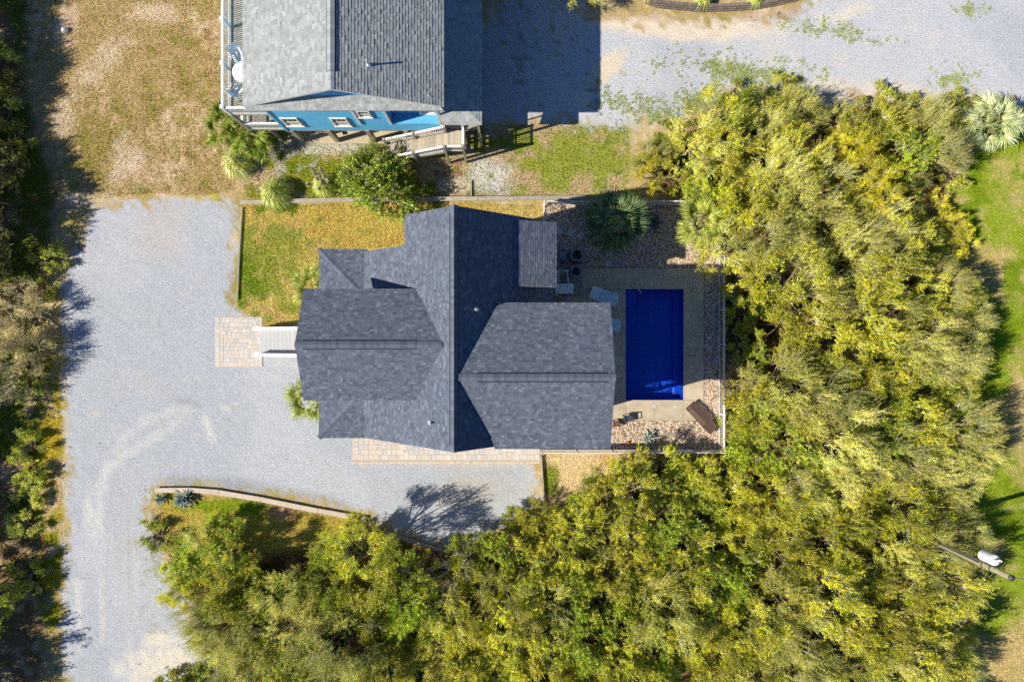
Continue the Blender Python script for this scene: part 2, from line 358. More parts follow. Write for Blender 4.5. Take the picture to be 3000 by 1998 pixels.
def gravel_col(x, y):
    px = 1500 + x * 45.98; py = 999 - y * 45.98
    n1 = fbm(x, y, 5, 21); n2 = fbm(x, y, 1.5, 22); n3 = fbm(x, y, .5, 23, 3); n4 = fbm(x, y, .22, 24, 2)
    c = np.zeros(x.shape + (3,)) + np.array(S(191, 196, 205))
    c = mixc(c, S(199, 203, 211), sstep(.45, .65, n1))
    c = mixc(c, S(206, 198, 196), sstep(0, .8, blob(px, py, 480, 690, 110, 130, 20) + (n2 - .5)) * .7)
    c = mixc(c, S(206, 200, 200), sstep(0, .8, blob(px, py, 420, 1130, 90, 60) + (n2 - .5)) * .5)
    c = mixc(c, S(204, 203, 204), sstep(0, 1, blob(px, py, 390, 1600, 140, 420) + (n2 - .5) * .6) * .5)
    # sandy wheel tracks curling towards the house
    t = band(px, py, [(275, 1560), (290, 1440), (315, 1360), (360, 1290), (420, 1235), (500, 1205), (560, 1195)], 30)
    c = mixc(c, S(220, 219, 217), sstep(.25, .9, t + (n3 - .5) * 1.4) * .55)
    t = band(px, py, [(310, 1385), (370, 1330), (430, 1295), (520, 1240)], 26)
    c = mixc(c, S(222, 221, 218), sstep(.3, .9, t + (n3 - .5) * 1.5) * .55)
    for pts, ww in (([(295, 1480), (297, 1560)], 12), ([(220, 1520), (216, 1560)], 10), ([(258, 1460), (250, 1540)], 22), ([(600, 1225), (625, 1290)], 22), ([(650, 1190), (670, 1200)], 16), ([(225, 1700), (235, 1900)], 20), ([(300, 1700), (300, 1880)], 16)):
        c = mixc(c, S(226, 224, 218), sstep(.2, .9, band(px, py, pts, ww) + (n3 - .5) * .8) * .6)
    t = blob(px, py, 520, 1940, 190, 110) + (n2 - .5) * .6
    c = mixc(c, S(236, 226, 212), sstep(-.05, .35, t) * (.55 + .45 * sstep(.35, .6, n3)))
    t = blob(px, py, 560, 1915, 150, 60, -10)
    c = mixc(c, S(205, 206, 208), sstep(.6, .75, fbm(x * .6 + y * .9, y - x, .8, 31)) * sstep(0, .4, t) * .6)
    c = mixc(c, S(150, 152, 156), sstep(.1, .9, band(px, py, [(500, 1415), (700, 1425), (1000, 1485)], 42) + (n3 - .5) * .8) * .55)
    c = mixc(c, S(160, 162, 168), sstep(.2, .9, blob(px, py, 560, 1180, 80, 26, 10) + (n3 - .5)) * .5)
    c = mixc(c, S(196, 190, 182), sstep(0, .8, blob(px, py, 1380, 1440, 240, 80) + (n2 - .5)) * .8)
    c = mixc(c, S(222, 208, 188), sstep(.1, .9, band(px, py, [(1045, 1352), (1590, 1362)], 20) + (n3 - .5)) * .7)
    rut = vnoise(px, py / 12, 9, 71) * .6 + vnoise(px, py / 8, 22, 72) * .4
    c = c * (1 + (rut - .5)[..., None] * .16 * sstep(1250, 1500, py)[..., None] * sstep(480, 380, px)[..., None])
    # weeds creeping in
    wz = blob(px, py, 470, 1640, 110, 240) * .5 + (n3 - .5) * 1.2 + (n4 - .5) * .8
    c = mixc(c, S(160, 148, 100), sstep(.40, .60, wz) * .5)
    c = mixc(c, S(170, 146, 116), sstep(.3, .9, blob(px, py, 690, 860, 40, 90) + (n3 - .5) * 1.4) * .6)
    c = mixc(c, S(214, 200, 176), sstep(.3, .9, band(px, py, [(178, 1000), (186, 1300), (184, 1500)], 26) + (n3 - .5)) * .7)
    e = sstep(2, 26, sdist(px, py, DRIVE) + (n3 - .5) * 70 + (n4 - .5) * 40)[..., None]
    c = c * e + gcol(x, y) * (1 - e)
    return c * (.92 + .16 * n4[..., None])

def road_col(x, y):
    px = 1500 + x * 45.98; py = 999 - y * 45.98
    n1 = fbm(x, y, 5, 41); n2 = fbm(x, y, 1.5, 42); n3 = fbm(x, y, .5, 43, 3); n4 = fbm(x, y, .2, 44, 2)
    c = np.zeros(x.shape + (3,)) + np.array(S(208, 211, 219))
    c = mixc(c, S(196, 200, 210), sstep(.5, .65, n1))
    c = mixc(c, S(240, 226, 206), sstep(-.1, .4, blob(px, py, 2020, 70, 330, 60, 3) + (n2 - .5) * .8))
    c = mixc(c, S(236, 226, 212), sstep(0, .6, blob(px, py, 2480, 40, 110, 40, -20) + (n2 - .5)) * .9)
    c = mixc(c, S(236, 222, 200), sstep(0, .4, blob(px, py, 1775, 200, 95, 38, -42) + (n3 - .5) * .4))
    c = mixc(c, S(230, 224, 214), sstep(0, .5, blob(px, py, 1710, 290, 45, 40, 50) + (n3 - .5) * .4))
    c = mixc(c, S(232, 220, 206), sstep(0, .6, band(px, py, [(2330, 275), (2700, 300), (2880, 310)], 60) + (n2 - .5) * 1.2) * .8)
    c = mixc(c, S(188, 140, 100), sstep(.3, .9, band(px, py, [(1740, 30), (1860, 25), (1960, 35), (2330, 30)], 40) + (n3 - .5) * 1.6) * .6)
    g = np.maximum.reduce([blob(px, py, 2180, 215, 260, 50, 8), blob(px, py, 2060, 290, 130, 60, -35), blob(px, py, 2420, 90, 220, 30, 10) - .2, blob(px, py, 2790, 235, 80, 50) - .1, blob(px, py, 2840, 28, 60, 30) - .1, blob(px, py, 1900, 330, 200, 60, 15) - .1])
    c = mixc(c, S(144, 160, 66), sstep(.28, .66, g * .75 + (n3 - .5) * .9 + (n4 - .5) * .9) * .7)
    c = mixc(c, S(110, 120, 70), sstep(.44, .52, blob(px, py, 1570, 120, 170, 220) * .12 + n3 * .35 + n4 * .3) * .6)
    e = sstep(2, 40, sdist(px, py, ROAD) + (n3 - .5) * 110 + (n4 - .5) * 60)[..., None]
    c = c * e + gcol(x, y) * (1 - e)
    return c * (.93 + .14 * n4[..., None])

GROUND = M('dry_grass_ground', None, .95, 5, .32, 16, .50, bump=.5, bsc=20, spec=.05)
GRAVEL = M('gravel', None, .95, 6, .16, 15, .50, bump=.5, bsc=16, spec=.1)

def grid_sheet(name, x0, x1, y0, y1, st, cf, m, z=0.0, hole=None):
    xs = np.arange(x0, x1 + 1e-6, st); ys = np.arange(y0, y1 + 1e-6, st)
    X, Y = np.meshgrid(xs, ys); V = np.stack([X.ravel(), Y.ravel(), np.full(X.size, z)], 1)
    nx, ny = len(xs), len(ys)
    i = (np.arange(ny - 1)[:, None] * nx + np.arange(nx - 1)[None, :]).ravel()
    F = np.stack([i, i + 1, i + nx + 1, i + nx], 1)
    if hole:
        hx0, hx1, hy0, hy1 = hole; cx = V[F].mean(1)
        F = F[~((cx[:, 0] > hx0) & (cx[:, 0] < hx1) & (cx[:, 1] > hy0) & (cx[:, 1] < hy1))]
    o = link(name, mesh(name, V, F, cf(V[:, 0], V[:, 1])), m); o['kind'] = 'structure'; return o

def poly_sheet(name, poly_px, st, cf, m, z, wob=.12, seed=5):
    pts = [P(a, b).xy for a, b in poly_px]; out = []
    for i, p in enumerate(pts):
        q = pts[(i + 1) % len(pts)]; L = (q - p).length; n = max(1, int(L / .25))
        for k in range(n): out.append(p.lerp(q, k / n))
    out = np.array([(p.x, p.y) for p in out])
    out[:, 0] += (fbm(out[:, 0], out[:, 1], .7, seed) - .5) * 2 * wob; out[:, 1] += (fbm(out[:, 0], out[:, 1], .7, seed + 9) - .5) * 2 * wob
    x0, y0 = out.min(0); x1, y1 = out.max(0)
    X, Y = np.meshgrid(np.arange(x0, x1, st), np.arange(y0, y1, st)); X = X.ravel(); Y = Y.ravel()
    ins = sdist(X, Y, [tuple(p) for p in out]) > .1
    V2 = [Vector(p) for p in out] + [Vector((a, b)) for a, b in zip(X[ins], Y[ins])]
    n = len(out)
    vs, _, fs, *_ = delaunay_2d_cdt(V2, [(i, (i + 1) % n) for i in range(n)], [list(range(n))], 1, 1e-5)
    V = np.array([(v.x, v.y, z) for v in vs])
    o = link(name, mesh(name, V, [list(f) for f in fs], cf(V[:, 0], V[:, 1])), m); o['kind'] = 'structure'
    if sum(p.normal.z for p in o.data.polygons) < 0: o.data.flip_normals()
    return o

POOL = (P(1832, 0).x, P(2002, 0).x, P(0, 1172).y, P(0, 847).y)
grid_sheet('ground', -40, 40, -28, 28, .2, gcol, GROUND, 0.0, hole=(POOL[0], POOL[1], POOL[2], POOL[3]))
FAR = M('far_ground', S(150, 140, 90), .95, .3, .3, 3, .2)
fb = MB()
for (a, b, c_, d) in ((-400, 400, 28, 400), (-400, 400, -400, -28), (-400, -40, -28, 28), (40, 400, -28, 28)):
    fb.add([(a, c_, -.004), (b, c_, -.004), (b, d, -.004), (a, d, -.004)], [[0, 1, 2, 3]])
fb.build('terrain', FAR)['kind'] = 'structure'
poly_sheet('gravel_driveway', DRIVE, .22, gravel_col, GRAVEL, .004, .16)
poly_sheet('gravel_road', ROAD, .25, road_col, GRAVEL, .004, .3, 8)
SLABP = [P(880, 412), P(1290, 412), P(1290, 300), P(880, 300)]
sb = MB(); sb.box(-13.6, -4.2, 12.55, 30, -.05, .06); sb.build('concrete_slab', SLABMAT)['kind'] = 'structure'
# ============================================================ ROOFS
def clip_poly(poly, u0, u1, v0, v1):
    for ax, lim, sg in ((0, u0, 1), (0, u1, -1), (1, v0, 1), (1, v1, -1)):
        out = []
        for i in range(len(poly)):
            a, b = poly[i], poly[(i + 1) % len(poly)]
            da, db = (a[ax] - lim) * sg, (b[ax] - lim) * sg
            if da >= 0: out.append(a)
            if da * db < 0:
                t = da / (da - db); out.append((a[0] + t * (b[0] - a[0]), a[1] + t * (b[1] - a[1])))
        poly = out
        if len(poly) < 3: return []
    return poly

def shingle(mb, poly, pal, expo=.15, wmin=.15, wmax=.32, lift=.004, seed=0, thick=(.010, .022)):
    """asphalt shingles, one tab each, over a convex sloping polygon"""
    rg = random.Random(seed); P3 = [Vector(p) for p in poly]
    n = (P3[1] - P3[0]).cross(P3[2] - P3[0]).normalized()
    if n.z < 0: n = -n
    u = Vector((0, 0, 1)).cross(n).normalized(); v = n.cross(u)
    if v.z < 0: v = -v
    o = P3[0]; q = [((p - o).dot(u), (p - o).dot(v)) for p in P3]
    us = [a for a, _ in q]; vs = [b for _, b in q]
    v0 = min(vs); row = 0
    while v0 < max(vs):
        v1 = v0 + expo; uu = min(us) - rg.random() * wmax
        while uu < max(us):
            wd = rg.uniform(wmin, wmax); c = clip_poly(q, uu + .002, uu + wd - .002, v0, v1 + .004); uu += wd
            if len(c) < 3: continue
            th = rg.uniform(*thick); k = rg.random()
            col = pal[0] if k < .22 else pal[2] if k > .84 else pal[1]; f = rg.uniform(.86, 1.14)
            col = tuple(x * f for x in col)
            top = [o + u * a + v * b + n * (lift + th * (1 - (b - v0) / expo * .8)) for a, b in c]
            bot = [o + u * a + v * b + n * .001 for a, b in c]; m = len(c)
            mb.add(top + bot, [list(range(m))] + [[i, m + i, m + (i + 1) % m, (i + 1) % m] for i in range(m)
                   if not (abs(c[i][1] - c[(i + 1) % m][1]) < 1e-6 and c[i][1] > v0 + expo * .5)], col)
        v0 = v1; row += 1

def cap_mesh(name, half, drop, ln, th=.014):
    """one folded ridge shingle along +X, its low end at x=0"""
    V = []; 
    for x, zz in ((0, .02), (ln, .004)):
        V += [(x, -half, -drop + zz), (x, 0, zz), (x, half, -drop + zz)]
    V += [(a, b, c - th) for a, b, c in V]
    F = [[0, 3, 4, 1], [1, 4, 5, 2], [6, 7, 10, 9], [7, 8, 11, 10], [0, 1, 7, 6], [1, 2, 8, 7], [0, 6, 9, 3], [2, 5, 11, 8], [3, 9, 10, 4], [4, 10, 11, 5]]
    return mesh(name, V, F)

def cap_row(a, b, half, drop, parent, m, step=.165, vent=None):
    a, b = Vector(a), Vector(b); d = (b - a); L = d.length; d.normalize(); n = int(L / step)
    me = cap_mesh('ridge_cap', half, drop, step + .03); me.materials.append(m)
    off = Vector(rootloc(parent)); rot = Euler((0, -math.asin(d.z), math.atan2(d.y, d.x)))
    for i in range(n):
        o = link('ridge_cap', me, None, parent, a + d * (i * L / n) - off, rot)

def vent(a, b, sl, hw, parent, t=.035):
    a, b = Vector(a), Vector(b); d = (b - a).normalized(); s_ = Vector((-d.y, d.x, 0)); U = Vector((0, 0, 1))
    MB().prism([a + s_ * x + U * z for x, z in ((-hw, -hw * sl + t), (0, t), (hw, -hw * sl + t), (hw, -hw * sl - .05), (0, -.06), (-hw, -hw * sl - .05))], b - a).build('ridge_vent', DARKMETAL, parent)

def plane_deck(mb, poly, t=.13):
    mb.prism([Vector(p) - Vector((0, 0, .002)) for p in poly], (0, 0, -t))

def railing(parent, p, q, m_post, m_rail, h=1.0, base=0., post=.12, sp=.13, posts=True, cap=.13, balw=.035, name_post='post', skip_last=False):
    """posts, two rails and single balusters between two points at floor level"""
    p, q = Vector(p), Vector(q); d = q - p; L = d.length; dn = d.normalized(); off = Vector(rootloc(parent))
    MB().bar(p + Vector((0, 0, h)), q + Vector((0, 0, h)), cap, .045).build('top_rail', m_rail, parent)
    MB().bar(p + Vector((0, 0, .12 + base)), q + Vector((0, 0, .12 + base)), .06, .08).build('bottom_rail', m_rail, parent)
    n = max(1, int(L / sp))
    mb = MB(); mb.box(-balw / 2, balw / 2, -balw / 2, balw / 2, .12 + base, h - .02)
    me = mesh('baluster', mb.V, mb.F); me.materials.append(m_rail)
    for i in range(1, n): link('baluster', me, None, parent, p.lerp(q, i / n) - off)
    if posts:
        k = max(1, round(L / 2.4)); pm = MB().box(-post / 2, post / 2, -post / 2, post / 2, -.05, h + .08); pm.box(-post / 2 - .02, post / 2 + .02, -post / 2 - .02, post / 2 + .02, h + .082, h + .12)
        me = mesh(name_post, pm.V, pm.F); me.materials.append(m_post)
        for i in range(k + (0 if skip_last else 1)): link(name_post, me, None, parent, p.lerp(q, i / k) - off)

# ============================================================ THE DARK-ROOFED HOUSE
hs = empty('beach_house', (-2.8, 0, 0), label='house with dark slate shingle gables beside the blue swimming pool', cat='house')
XR, ZR, SL = -2.76, 11.0, .92
zw = lambda x: ZR - SL * abs(x - XR)
YN, YS = 6.45, -5.30
WX = -8.08; EX = 2.29; BX = -5.5
PW, PZ = -10.8, 5.3; PN, PS = 5.14, -5.42
psl = (zw(WX) - PZ) / (WX - PW)
GX, GZ, GY, GH = -10.5, 10.5, -.18, 2.80; gsl = .5; gez = GZ - GH * gsl
QX, QZ, QY, QH = 4.94, 10.9, -1.74, 3.66; qsl = .45; qez = QZ - QH * qsl
xv = lambda z: XR - (ZR - z) / SL          # where the west slope has height z
xe = lambda z: XR + (ZR - z) / SL
DZ0, DZ1 = zw(0.0), 7.62
roof_planes = [
    [(BX, 4.91, zw(BX)), (XR, 4.91, ZR), (XR, YN, ZR), (BX, YN, zw(BX))],
    [(WX, YS, zw(WX)), (XR, YS, ZR), (XR, 4.91, ZR), (WX, 4.91, zw(WX))],
    [(EX, YS, zw(EX)), (EX, YN, zw(EX)), (XR, YN, ZR), (XR, YS, ZR)],
    [(PW, PS, PZ), (WX - .02, PS + (WX - PW), zw(WX) - .02), (WX - .02, PN - (WX - PW), zw(WX) - .02), (PW, PN, PZ)],
    [(PW, PN, PZ), (WX - .02, PN - (WX - PW), zw(WX) - .02), (WX - .02, PN, PZ)],
    [(PW, PS, PZ), (WX - .02, PS, PZ), (WX - .02, PS + (WX - PW), zw(WX) - .02)],
    [(GX, GY + GH, gez), (xv(gez), GY + GH, gez), (xv(GZ), GY, GZ), (GX, GY, GZ)],
    [(GX, GY - GH, gez), (GX, GY, GZ), (xv(GZ), GY, GZ), (xv(gez), GY - GH, gez)],
    [(QX, QY + QH, qez), (QX, QY, QZ), (xe(QZ), QY, QZ), (xe(qez), QY + QH, qez)],
    [(QX, QY - QH, qez), (xe(qez), QY - QH, qez), (xe(QZ), QY, QZ), (QX, QY, QZ)],
    [(0.0, 2.82, DZ0), (2.34, 2.82, DZ1), (2.34, 6.24, DZ1), (0.0, 6.24, DZ0)],
]
rd = MB()
for p in roof_planes: plane_deck(rd, p)
roof = rd.build('roof', WHITE, hs)
SLATE = [S(96, 104, 120), S(107, 116, 133), S(122, 131, 147)]
sm = MB()
for i, p in enumerate(roof_planes): shingle(sm, p, SLATE, .135, .12, .25, seed=i)
o = sm.build('shingles', SHINGLE, roof, colors=True); o['kind'] = 'stuff'
vent((XR, YS + .35, ZR), (XR, YN - .35, ZR), SL, .24, roof)
cap_row((XR, YS, ZR + .06), (XR, YN, ZR + .06), .17, .155, roof, CAPM)
vent((GX + .35, GY, GZ), (xv(GZ) - 1.3, GY, GZ), gsl, .24, roof)
cap_row((GX, GY, GZ + .065), (xv(GZ) - .1, GY, GZ + .065), .175, .0875, roof, CAPM)
vent((xe(QZ) + 1.0, QY, QZ), (QX - .35, QY, QZ), qsl, .24, roof)
cap_row((xe(QZ) + .1, QY, QZ + .065), (QX, QY, QZ + .065), .175, .079, roof, CAPM)
cap_row((PW, PN, PZ + .03), (WX - .1, PN - (WX - PW) + .08, zw(WX)), .16, .06, roof, CAPM)
cap_row((PW, PS, PZ + .03), (WX - .1, PS + (WX - PW) - .08, zw(WX)), .16, .06, roof, CAPM)
for (x, y) in ((P(1395, 908, 9.9).x, P(1395, 908, 9.6).y), (P(1264, 1236, 9.5).x, P(1264, 1236, 9.5).y)):
    z = zw(x); v = MB(); v.lathe(x, y, [(.16, z - .14), (.06, z + .16), (.045, z + .18), (.045, z + .40), (.03, z + .40), (.03, z + .25)], 12)
    v.build('vent_pipe', PVC, roof, smooth=False)
# walls
wl = MB()
prof = lambda x0, x1, zb: [(x0, zb), (x1, zb), (x1, zw(x1) - .22), (XR, ZR - .24), (x0, zw(x0) - .22)]
wl.prism([(x, -4.8, z) for x, z in prof(-7.9, 1.9, 2.6)], (0, 9.3, 0))
wl.prism([(x, 4.5, z) for x, z in prof(-5.2, 1.9, 2.6)], (0, 1.45, 0))
wl.build('wall', SIDING, hs)
MB().prism([(-10.0, y, z) for y, z in ((-2.5, 5.9), (2.14, 5.9), (2.14, gez + .08), (GY, GZ - .22), (-2.5, gez + .03))], (5.0, 0, 0)).build('front_bay_wall', SIDING, hs)
MB().prism([(-1.0, y, z) for y, z in ((-4.5, 2.6), (1.1, 2.6), (1.1, QZ - 2.84 * qsl - .2), (QY, QZ - .2), (-4.5, QZ - 2.76 * qsl - .2))], (3.4, 0, 0)).build('pool_side_wall', SIDING, hs)
MB().box(-7.7, 2.2, -4.55, 5.0, 0, 2.6).build('ground_floor_wall', M('garage_wall', (.45, .46, .47), .8, 2, .1), hs)
MB().box(.3, 2.0, 2.95, 5.9, 6.2, 7.5).build('dormer_wall', SIDING, hs)
MB().prism([(4.55, y, z) for y, z in ((-4.7, qez + .18), (1.3, qez + .12), (QY, QZ - .2))], (.1, 0, 0)).build('gable_wall', SIDING, hs)
# pool side decks on posts
for z in (2.6, 5.6):
    dk = MB().box(2.35, 4.62, -4.6, 1.12, z - .22, z - .03).build('balcony', WHITE, hs)
    nb = 16
    bme = MB().box(0, (4.68 - 2.40) / nb - .008, -4.62, 1.14, z - .03, z); bm_ = mesh('deck_board', bme.V, bme.F); bm_.materials.append(COMPOSITE)
    for i in range(nb): link('deck_board', bm_, None, dk, (2.40 + i * (4.68 - 2.40) / nb + 2.8, 0, 0))
    railing(dk, (2.45, -4.5, z), (4.55, -4.5, z), WHITE, WHITE, posts=False); railing(dk, (4.55, -4.4, z), (4.55, 1.0, z), WHITE, WHITE, posts=False)
for y in (-4.5, -1.7, 1.05): MB().box(4.48, 4.68, y - .1, y + .1, 0, qez + .15).build('post', WHITE, hs)
# front porch
pd = MB().box(-10.55, -7.95, -5.1, 4.85, 2.3, 2.57).build('porch_deck', WHITE, hs)
for y in (-5.0, -2.6, -.95, .85, 2.4, 4.75): MB().box(-10.5, -10.32, y - .09, y + .09, 0, PZ - .1).build('post', WHITE, hs)
railing(pd, (-10.4, -5.0, 2.57), (-10.4, -1.0, 2.57), WHITE, WHITE, posts=False); railing(pd, (-10.4, .95, 2.57), (-10.4, 4.75, 2.57), WHITE, WHITE, posts=False)
# front stairs: treads of two boards, white stringers, wide caps
st = empty('front_stairs', (-13.2, 0, 0), label='grey stairs with white rails climbing from the paver patio to the dark-roofed house', cat='stairs')
NT = 18; X0, X1 = -15.98, -10.55
tb = MB().box(0, .143, -.80, .70, 0, .03); tm = mesh('tread_board', tb.V, tb.F); tm.materials.append(COMPOSITE)
rb = MB().box(0, .02, -.80, .70, 0, .14); rm = mesh('riser', rb.V, rb.F); rm.materials.append(WHITE)
dx = (X1 - X0) / NT
for i in range(NT):
    z = 2.57 * (i + 1) / (NT + 1); x = X0 + i * dx
    link('tread_board', tm, None, st, (x + 13.2, 0, z)); link('tread_board', tm, None, st, (x + .149 + 13.2, 0, z)); link('riser', rm, None, st, (x + .02 + 13.2, 0, z - .14))
for y, nm in ((-.86, 1), (.76, -1)):
    MB().prism([(X0 - .1, y - .03, 0), (X0 + .25, y - .03, 0), (X1, y - .03, 2.2), (X1, y - .03, 2.65), (X0 - .1, y - .03, .22)], (0, .06, 0)).build('stringer', WHITE, st)
    MB().bar((X0 - .12, y, 1.02), (X1 + .1, y, 3.62), .19, .05).build('handrail', WHITEVINYL, st)
    MB().bar((X0 - .05, y, .38), (X1 + .1, y, 2.95), .06, .08).build('bottom_rail', WHITE, st)
    bb = MB().box(-.02, .02, -.02, .02, 0, .68); bme = mesh('baluster', bb.V, bb.F); bme.materials.append(WHITE)
    for k in range(44):
        t = (k + .5) / 44; link('baluster', bme, None, st, (X0 + t * (X1 - X0) + 13.2, y, .38 + t * 2.57))
    MB().box(X0 - .07, X0 + .07, y - .065, y + .065, 0, 1.12).build('newel_post', WHITE, st)

# ============================================================ THE BLUE HOUSE
bh = empty('blue_house', (-8.8, 20, 0), label='bright blue two-storey house on timber pilings with pale grey shingle roof', cat='house')
EY, ET = 12.02, 30.0; LX, RX = -14.0, -3.55; MX = (LX + RX) / 2; EZ = 8.0; RZ2 = 10.45
sl2 = (RZ2 - EZ) / (MX - LX); GW = 12.62; RK = 12.17
bp = [
    [(LX, RK, EZ), (MX, RK, RZ2), (MX, ET, RZ2), (LX, ET, EZ)],
    [(RX, RK, EZ), (RX, ET, EZ), (MX, ET, RZ2), (MX, RK, RZ2)],
    [(LX + .02, EY, EZ - .06), (RX - .02, EY, EZ - .06), (RX - .75, GW + .06, EZ + .40), (LX + .75, GW + .06, EZ + .40)],
]
PX1, PY1, PZ1 = -1.69, 12.15, 5.16; ps2 = .30; PXi = -4.05; PZi = PZ1 + (PX1 - PXi) * ps2
bp += [
    [(PX1, PY1, PZ1), (PX1, ET, PZ1), (PXi, ET, PZi), (PXi, PY1 + (PX1 - PXi), PZi)],
    [(PX1, PY1, PZ1), (PXi, PY1 + (PX1 - PXi), PZi), (PXi, PY1, PZ1)],
]
bd = MB()
for p in bp: plane_deck(bd, p, .12)
broof = bd.build('roof', WHITE, bh)
GREYS = [S(168, 174, 176), S(177, 182, 183), S(187, 192, 193)]
sm = MB()
for i, p in enumerate(bp): shingle(sm, p, GREYS, .16, .14, .28, seed=40 + i, thick=(.012, .034))
o = sm.build('shingles', SHINGLE, broof, colors=True); o['kind'] = 'stuff'
vy0 = P(975, 210, 10.4).y
vent((MX, vy0, RZ2), (MX, ET - .2, RZ2), sl2, .23, broof, .07)
cap_row((MX, vy0, RZ2 + .09), (MX, ET - .2, RZ2 + .09), .19, .09, broof, CAPG, .2)
cap_row((MX, RK, RZ2 + .03), (MX, vy0, RZ2 + .03), .16, .07, broof, CAPG, .2)
vp = P(1083, 198, 9.4); z = RZ2 - sl2 * (vp.x - MX)
MB().lathe(vp.x, vp.y, [(.17, z - .16), (.07, z + .15), (.055, z + .16), (.055, z + .62), (.035, z + .62), (.035, z + .4)], 12).build('vent_pipe', PVC, broof)
# walls with lap siding
SW = 12.66; WL, WR = -13.55, -4.1
core = MB()
core.box(WL + .02, WR - .02, SW + .6, 30, 2.45, 7.95)
core.box(WL + .02, -7.0, SW + .02, SW + .6, 2.45, 7.95)
core.box(-7.0, WR - .02, SW + .02, SW + .6, 2.45, 3.72)
core.prism([(WL + .3, GW + .02, EZ - .1), (WR - .3 + .3, GW + .02, EZ - .1), (MX, GW + .02, RZ2 - .2)], (0, .3, 0))
core.build('wall', BLUEPAINT, bh)
def siding_rows(mb, x0, x1, y, z0, z1, sgn=-1, lap=.115):
    z = z0
    while z < z1 - .01:
        zt = min(z + lap, z1)
        mb.add([(x0, y + sgn * .022, z), (x1, y + sgn * .022, z), (x1, y + sgn * .004, zt), (x0, y + sgn * .004, zt), (x0, y, z), (x1, y, z)],
               [[0, 1, 2, 3], [4, 5, 1, 0]]); z = zt
sdm = MB()
siding_rows(sdm, WL, -7.0, SW + .018, 2.45, 7.9); siding_rows(sdm, -7.0, WR, SW + .018, 2.45, 3.72); siding_rows(sdm, -7.0, WR, SW + .598, 3.72, 7.9)
zz = EZ - .1
while zz < RZ2 - .3:
    hw = (RZ2 - .22 - zz) / sl2 * .97; hw2 = max(.02, (RZ2 - .22 - zz - .115) / sl2 * .97)
    sdm.add([(MX - hw, GW - .002, zz), (MX + hw, GW - .002, zz), (MX + hw2, GW + .014, zz + .115), (MX - hw2, GW + .014, zz + .115)], [[0, 1, 2, 3]]); zz += .115
o = sdm.build('siding', BLUEPAINT, bh)
MB().box(-7.0, WR, SW - .03, SW + .62, 3.72, 3.76).build('ledge', BLUEPAINT, bh)
for x, z0, z1, y in ((-8.82, 3.7, 7.9, SW), (-7.05, 3.72, 7.9, SW), (WR - .06, 2.45, 7.9, SW)):
    MB().box(x - .06, x + .06, y - .07, y + .0, z0, z1).build('corner_trim', WHITE, bh)
MB().box(WL - .05, WL + .09, SW - .05, SW + .09, 2.4, 7.9).build('corner_trim', BLUEPAINT, bh)
def window(x0, x1, z0, z1, y):
    fr = MB()
    for a, b, c, d in ((x0, x1, z1 - .10, z1), (x0, x1, z0, z0 + .10), (x0, x0 + .10, z0 + .1, z1 - .1), (x1 - .10, x1, z0 + .1, z1 - .1)):
        fr.box(a, b, y - .075, y - .012, c, d)
    wdw = fr.build('window', WHITE, bh)
    MB().box(x0 - .05, x1 + .05, y - .11, y - .012, z0 - .05, z0 - .002).build('sill', WHITE, wdw)
    zm = (z0 + z1) / 2
    MB().box(x0 + .1, x1 - .1, y - .05, y - .02, zm - .03, zm + .03).build('meeting_rail', WHITE, wdw)
    MB().box(x0 + .1, x1 - .1, y - .030, y - .022, zm + .03, z1 - .1).build('pane', GLASS, wdw)
    MB().box(x0 + .1, x1 - .1, y - .026, y - .018, z0 + .1, zm - .03).build('pane', CURTAIN, wdw)
    for k in (1, 2): 
        xx = x0 + .1 + (x1 - x0 - .2) * k / 3
        MB().box(xx - .012, xx + .012, y - .04, y - .031, zm + .03, z1 - .1).build('muntin', WHITE, wdw)
window(-13.22, -12.22, 3.42, 4.80, SW); window(-10.38, -9.42, 3.42, 4.80, SW); window(-8.62, -7.88, 4.95, 6.0, SW)
window(P(1225, 0, 4.6).x, P(1273, 0, 4.6).x, 3.85, 5.15, SW + .58)
# pilings and braces
for px_, py_ in ((888, 413), (990, 412), (1098, 410), (1204, 402)):
    b = P(px_, py_); MB().box(b.x - .13, b.x + .13, 12.62, 12.88, 0, 2.45).build('piling', WEATHER, bh)
    for yy in (16, 20): MB().box(b.x - .13, b.x + .13, yy, yy + .26, 0, 2.45).build('piling', WEATHER, bh)
b0 = P(888, 413).x; b1 = P(990, 412).x
MB().bar((b0, 13.0, 2.2), (b1, 13.0, .5), .05, .2).build('brace', WEATHER, bh)
MB().bar((b1 + .1, 14.5, 2.2), (b1 + 1.9, 14.5, .3), .05, .2).build('brace', WEATHER, bh)
MB().box(WL, WR, SW + .03, 30, 2.2, 2.44).build('floor_joist', WEATHER, bh)
# west decks on two levels
DL = -15.85
for z in (2.6, 5.3):
    dk = MB().box(DL, WL, SW + .02, 30, z - .24, z - .03).build('deck', WEATHER, bh)
    nb = 120; wdt = (30 - SW) / nb
    bbx = MB().box(DL - .02, WL - .01, 0, wdt - .012, -.03, 0); bme = mesh('deck_board', bbx.V, bbx.F - np.array(0) if False else bbx.F); bme.materials.append(WEATHER)
    for i in range(nb): link('deck_board', bme, None, dk, (8.8, SW + i * wdt - 20, z))
    railing(dk, (DL + .06, SW + .06, z), (DL + .06, 29.5, z), WEATHER if z < 3 else WHITE, WHITE, posts=(z > 3), post=.16, sp=.115)
    railing(dk, (DL + .06, SW + .04, z), (WL - .05, SW + .04, z), WHITE, WHITE, posts=False, sp=.115)
for y in (SW + .06, 15.4, 18.2, 21.0): MB().box(DL - .02, DL + .16, y - .09, y + .09, 0, 5.25).build('post', WEATHER, bh)
MB().box(-14.75, -14.57, SW + .03, SW + .2, 0, 2.36).build('post', WEATHER, bh)
